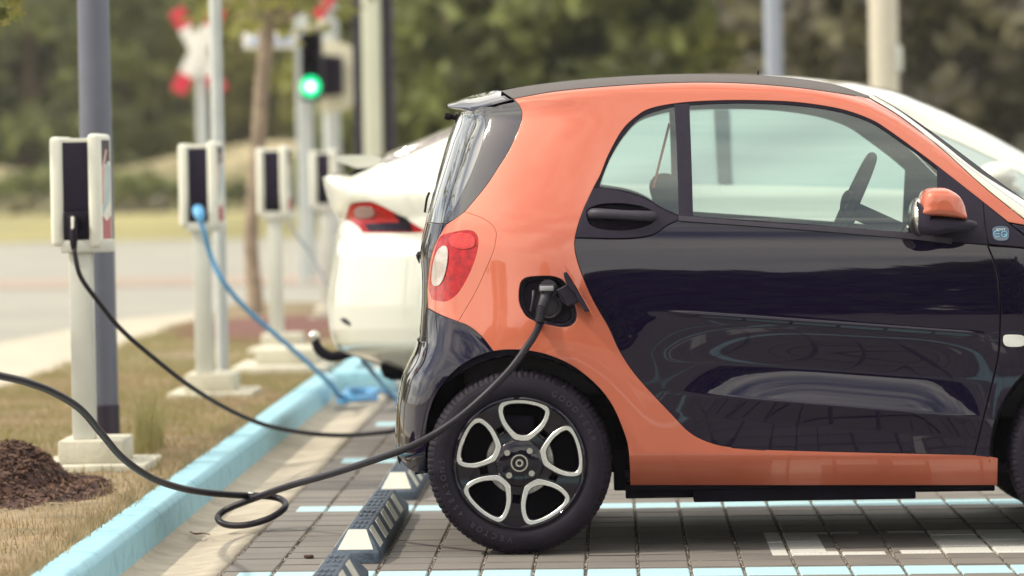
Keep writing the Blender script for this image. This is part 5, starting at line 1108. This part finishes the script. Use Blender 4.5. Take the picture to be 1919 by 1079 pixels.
# street tree beside the chargers
tb = UG(478, 592, .1); ty = 33.0; X_ = lambda u, v: U(u, v, ty)
rt = root('young_tree', (float(X_(478, 560)[0]), ty, .1), 'slim pinkish trunk of a young tree between second and third charging posts', 'tree')
m = MB(); m.tube([X_(477, 640), X_(478, 560), X_(471, 470), X_(474, 380), (X_(484, 270)), X_(490, 170), X_(498, 90), X_(500, 60)], [.085, .066, .058, .056, .060, .058, .062, .065], 14, dense=5)
for q in ([(500, 60), (520, 20), (560, -60), (600, -160)], [(499, 70), (480, 10), (450, -70), (430, -170)], [(500, 60), (505, -40), (500, -180)], [(500, 50), (470, 20), (420, 0), (370, -40)], [(508, 40), (550, 25), (600, -10)]):
    m.tube([X_(*a)+[0, .1*i, 0] for i, a in enumerate(q)], list(np.linspace(.045, .012, len(q))), 8, dense=4)
m.build('trunk', M_barkl, rt, 60)
me, cl = crown('crown', 3.2, 1.4, 60, 5200, .075, 91, .0); me.materials.append(M_lf[0]); o = bpy.data.objects.new('crown', me); COL.objects.link(o); o.parent = rt; o.location = (.1, 0, 2.45)
# near tree whose leaves reach into the top left corner
rt = root('maple_tree', (-3.75, 16.2, .03), 'maple whose leaves hang into the top left corner of the view', 'tree')
m = MB(); o0 = np.array([-3.75, 16.2, 0.03]); m.tube([o0, o0+[.03, 0, 1.2], o0+[0, .05, 2.6], o0+[.1, 0, 4]], [.08, .065, .05, .02], 12, dense=4)
tw = []
for k in range(26):
    a = k*2.4; z = 1.9+.08*k; r = 1.25-.02*k; e = o0+[r*math.cos(a), r*math.sin(a), z+.2]
    if k == 0: pass
    tw.append((o0+[0, 0, z-.4], e)); m.tube([o0+[0, 0, z-.4], o0+[r*.5*math.cos(a), r*.5*math.sin(a), z], e], [.018, .010, .003], 6, dense=4)
tip = U(12, 22, 16.2); tw.append((o0+[0, 0, 1.7], tip)); m.tube([o0+[0, 0, 1.6], (o0+tip)/2+[0, 0, 1.0], tip], [.018, .010, .003], 6, dense=4)
m.build('trunk', M_bark, rt, 60)
lf = [(0, 0), (.25, .12), (.55, .05), (.42, .28), (.75, .5), (.40, .55), (.35, .8), (.15, .68), (0, 1.05), (-.15, .68), (-.35, .8), (-.40, .55), (-.75, .5), (-.42, .28), (-.55, .05), (-.25, .12)]
V = []; Fc = []
def leaf(c, s, g):
    T = Matrix.Translation(Vector(c)) @ Matrix.Rotation(g.uniform(0, 6.28), 4, 'Z') @ Matrix.Rotation(g.uniform(1.2, 2.9), 4, 'X'); n = len(V)
    for a, b in lf: V.append(tuple(T @ Vector((a*s, b*s, .12*s*abs(a)))))
    V.append(tuple(T @ Vector((0, .4*s, 0)))); k = len(lf)
    for i in range(k): Fc.append((n+i, n+(i+1) % k, n+k))
g = random.Random(4)
for a, b in tw:
    a, b = np.array(a), np.array(b)
    for k in range(34):
        t = g.uniform(.45, 1.02); q = a+(b-a)*t+np.array([g.gauss(0, .07), g.gauss(0, .07), g.gauss(.0, .06)+.18*math.sin(math.pi*t)])
        px_u = 959.5+0; leaf(q, g.uniform(.035, .06), g)
for (u, v) in ((3, 6), (14, 14), (24, 24), (10, 32), (32, 22), (20, 44), (4, 44), (30, 50), (8, 58), (0, 20), (-8, 30), (-12, 50)): leaf(U(u, v-8, 16.2+g.uniform(-.1, .1)), .078, g)
mk('crown', V, Fc, leafmat('maple_leaves', (.30, .26, .07), (.12, .15, .05), 14), rt)
# other small things
pt = UG(540, 700, .1)
m = MB(); xa, xb = float(UG(442, 700, .1)[0]), float(UG(612, 700, .1)[0]); m.box(xa, xb, 23.3, 24.2, .06, .15, .01); m.box(xa+.12, xb-.06, 23.55, 24.1, .15, .24, .01)
tag(m.build('foundation_block', M_conc), 'low stepped concrete block on the verge behind the slim pale pole', 'concrete block')

# ------------------------------------------------------------------ haze
hm = bpy.data.materials.new('haze_air'); hm.use_nodes = True; t = hm.node_tree; t.nodes.remove(t.nodes['Principled BSDF'])
pv = N(t, 'ShaderNodeVolumePrincipled'); pv.inputs['Density'].default_value = .00033; pv.inputs['Color'].default_value = (.93, .92, .88, 1); t.links.new(pv.outputs[0], t.nodes['Material Output'].inputs['Volume'])
m = MB(); m.box(-905, 905, -905, 905, -1.2, 34); tag(m.build('haze', hm, None, None), 'thin pale summer haze over the whole place', kind='stuff')
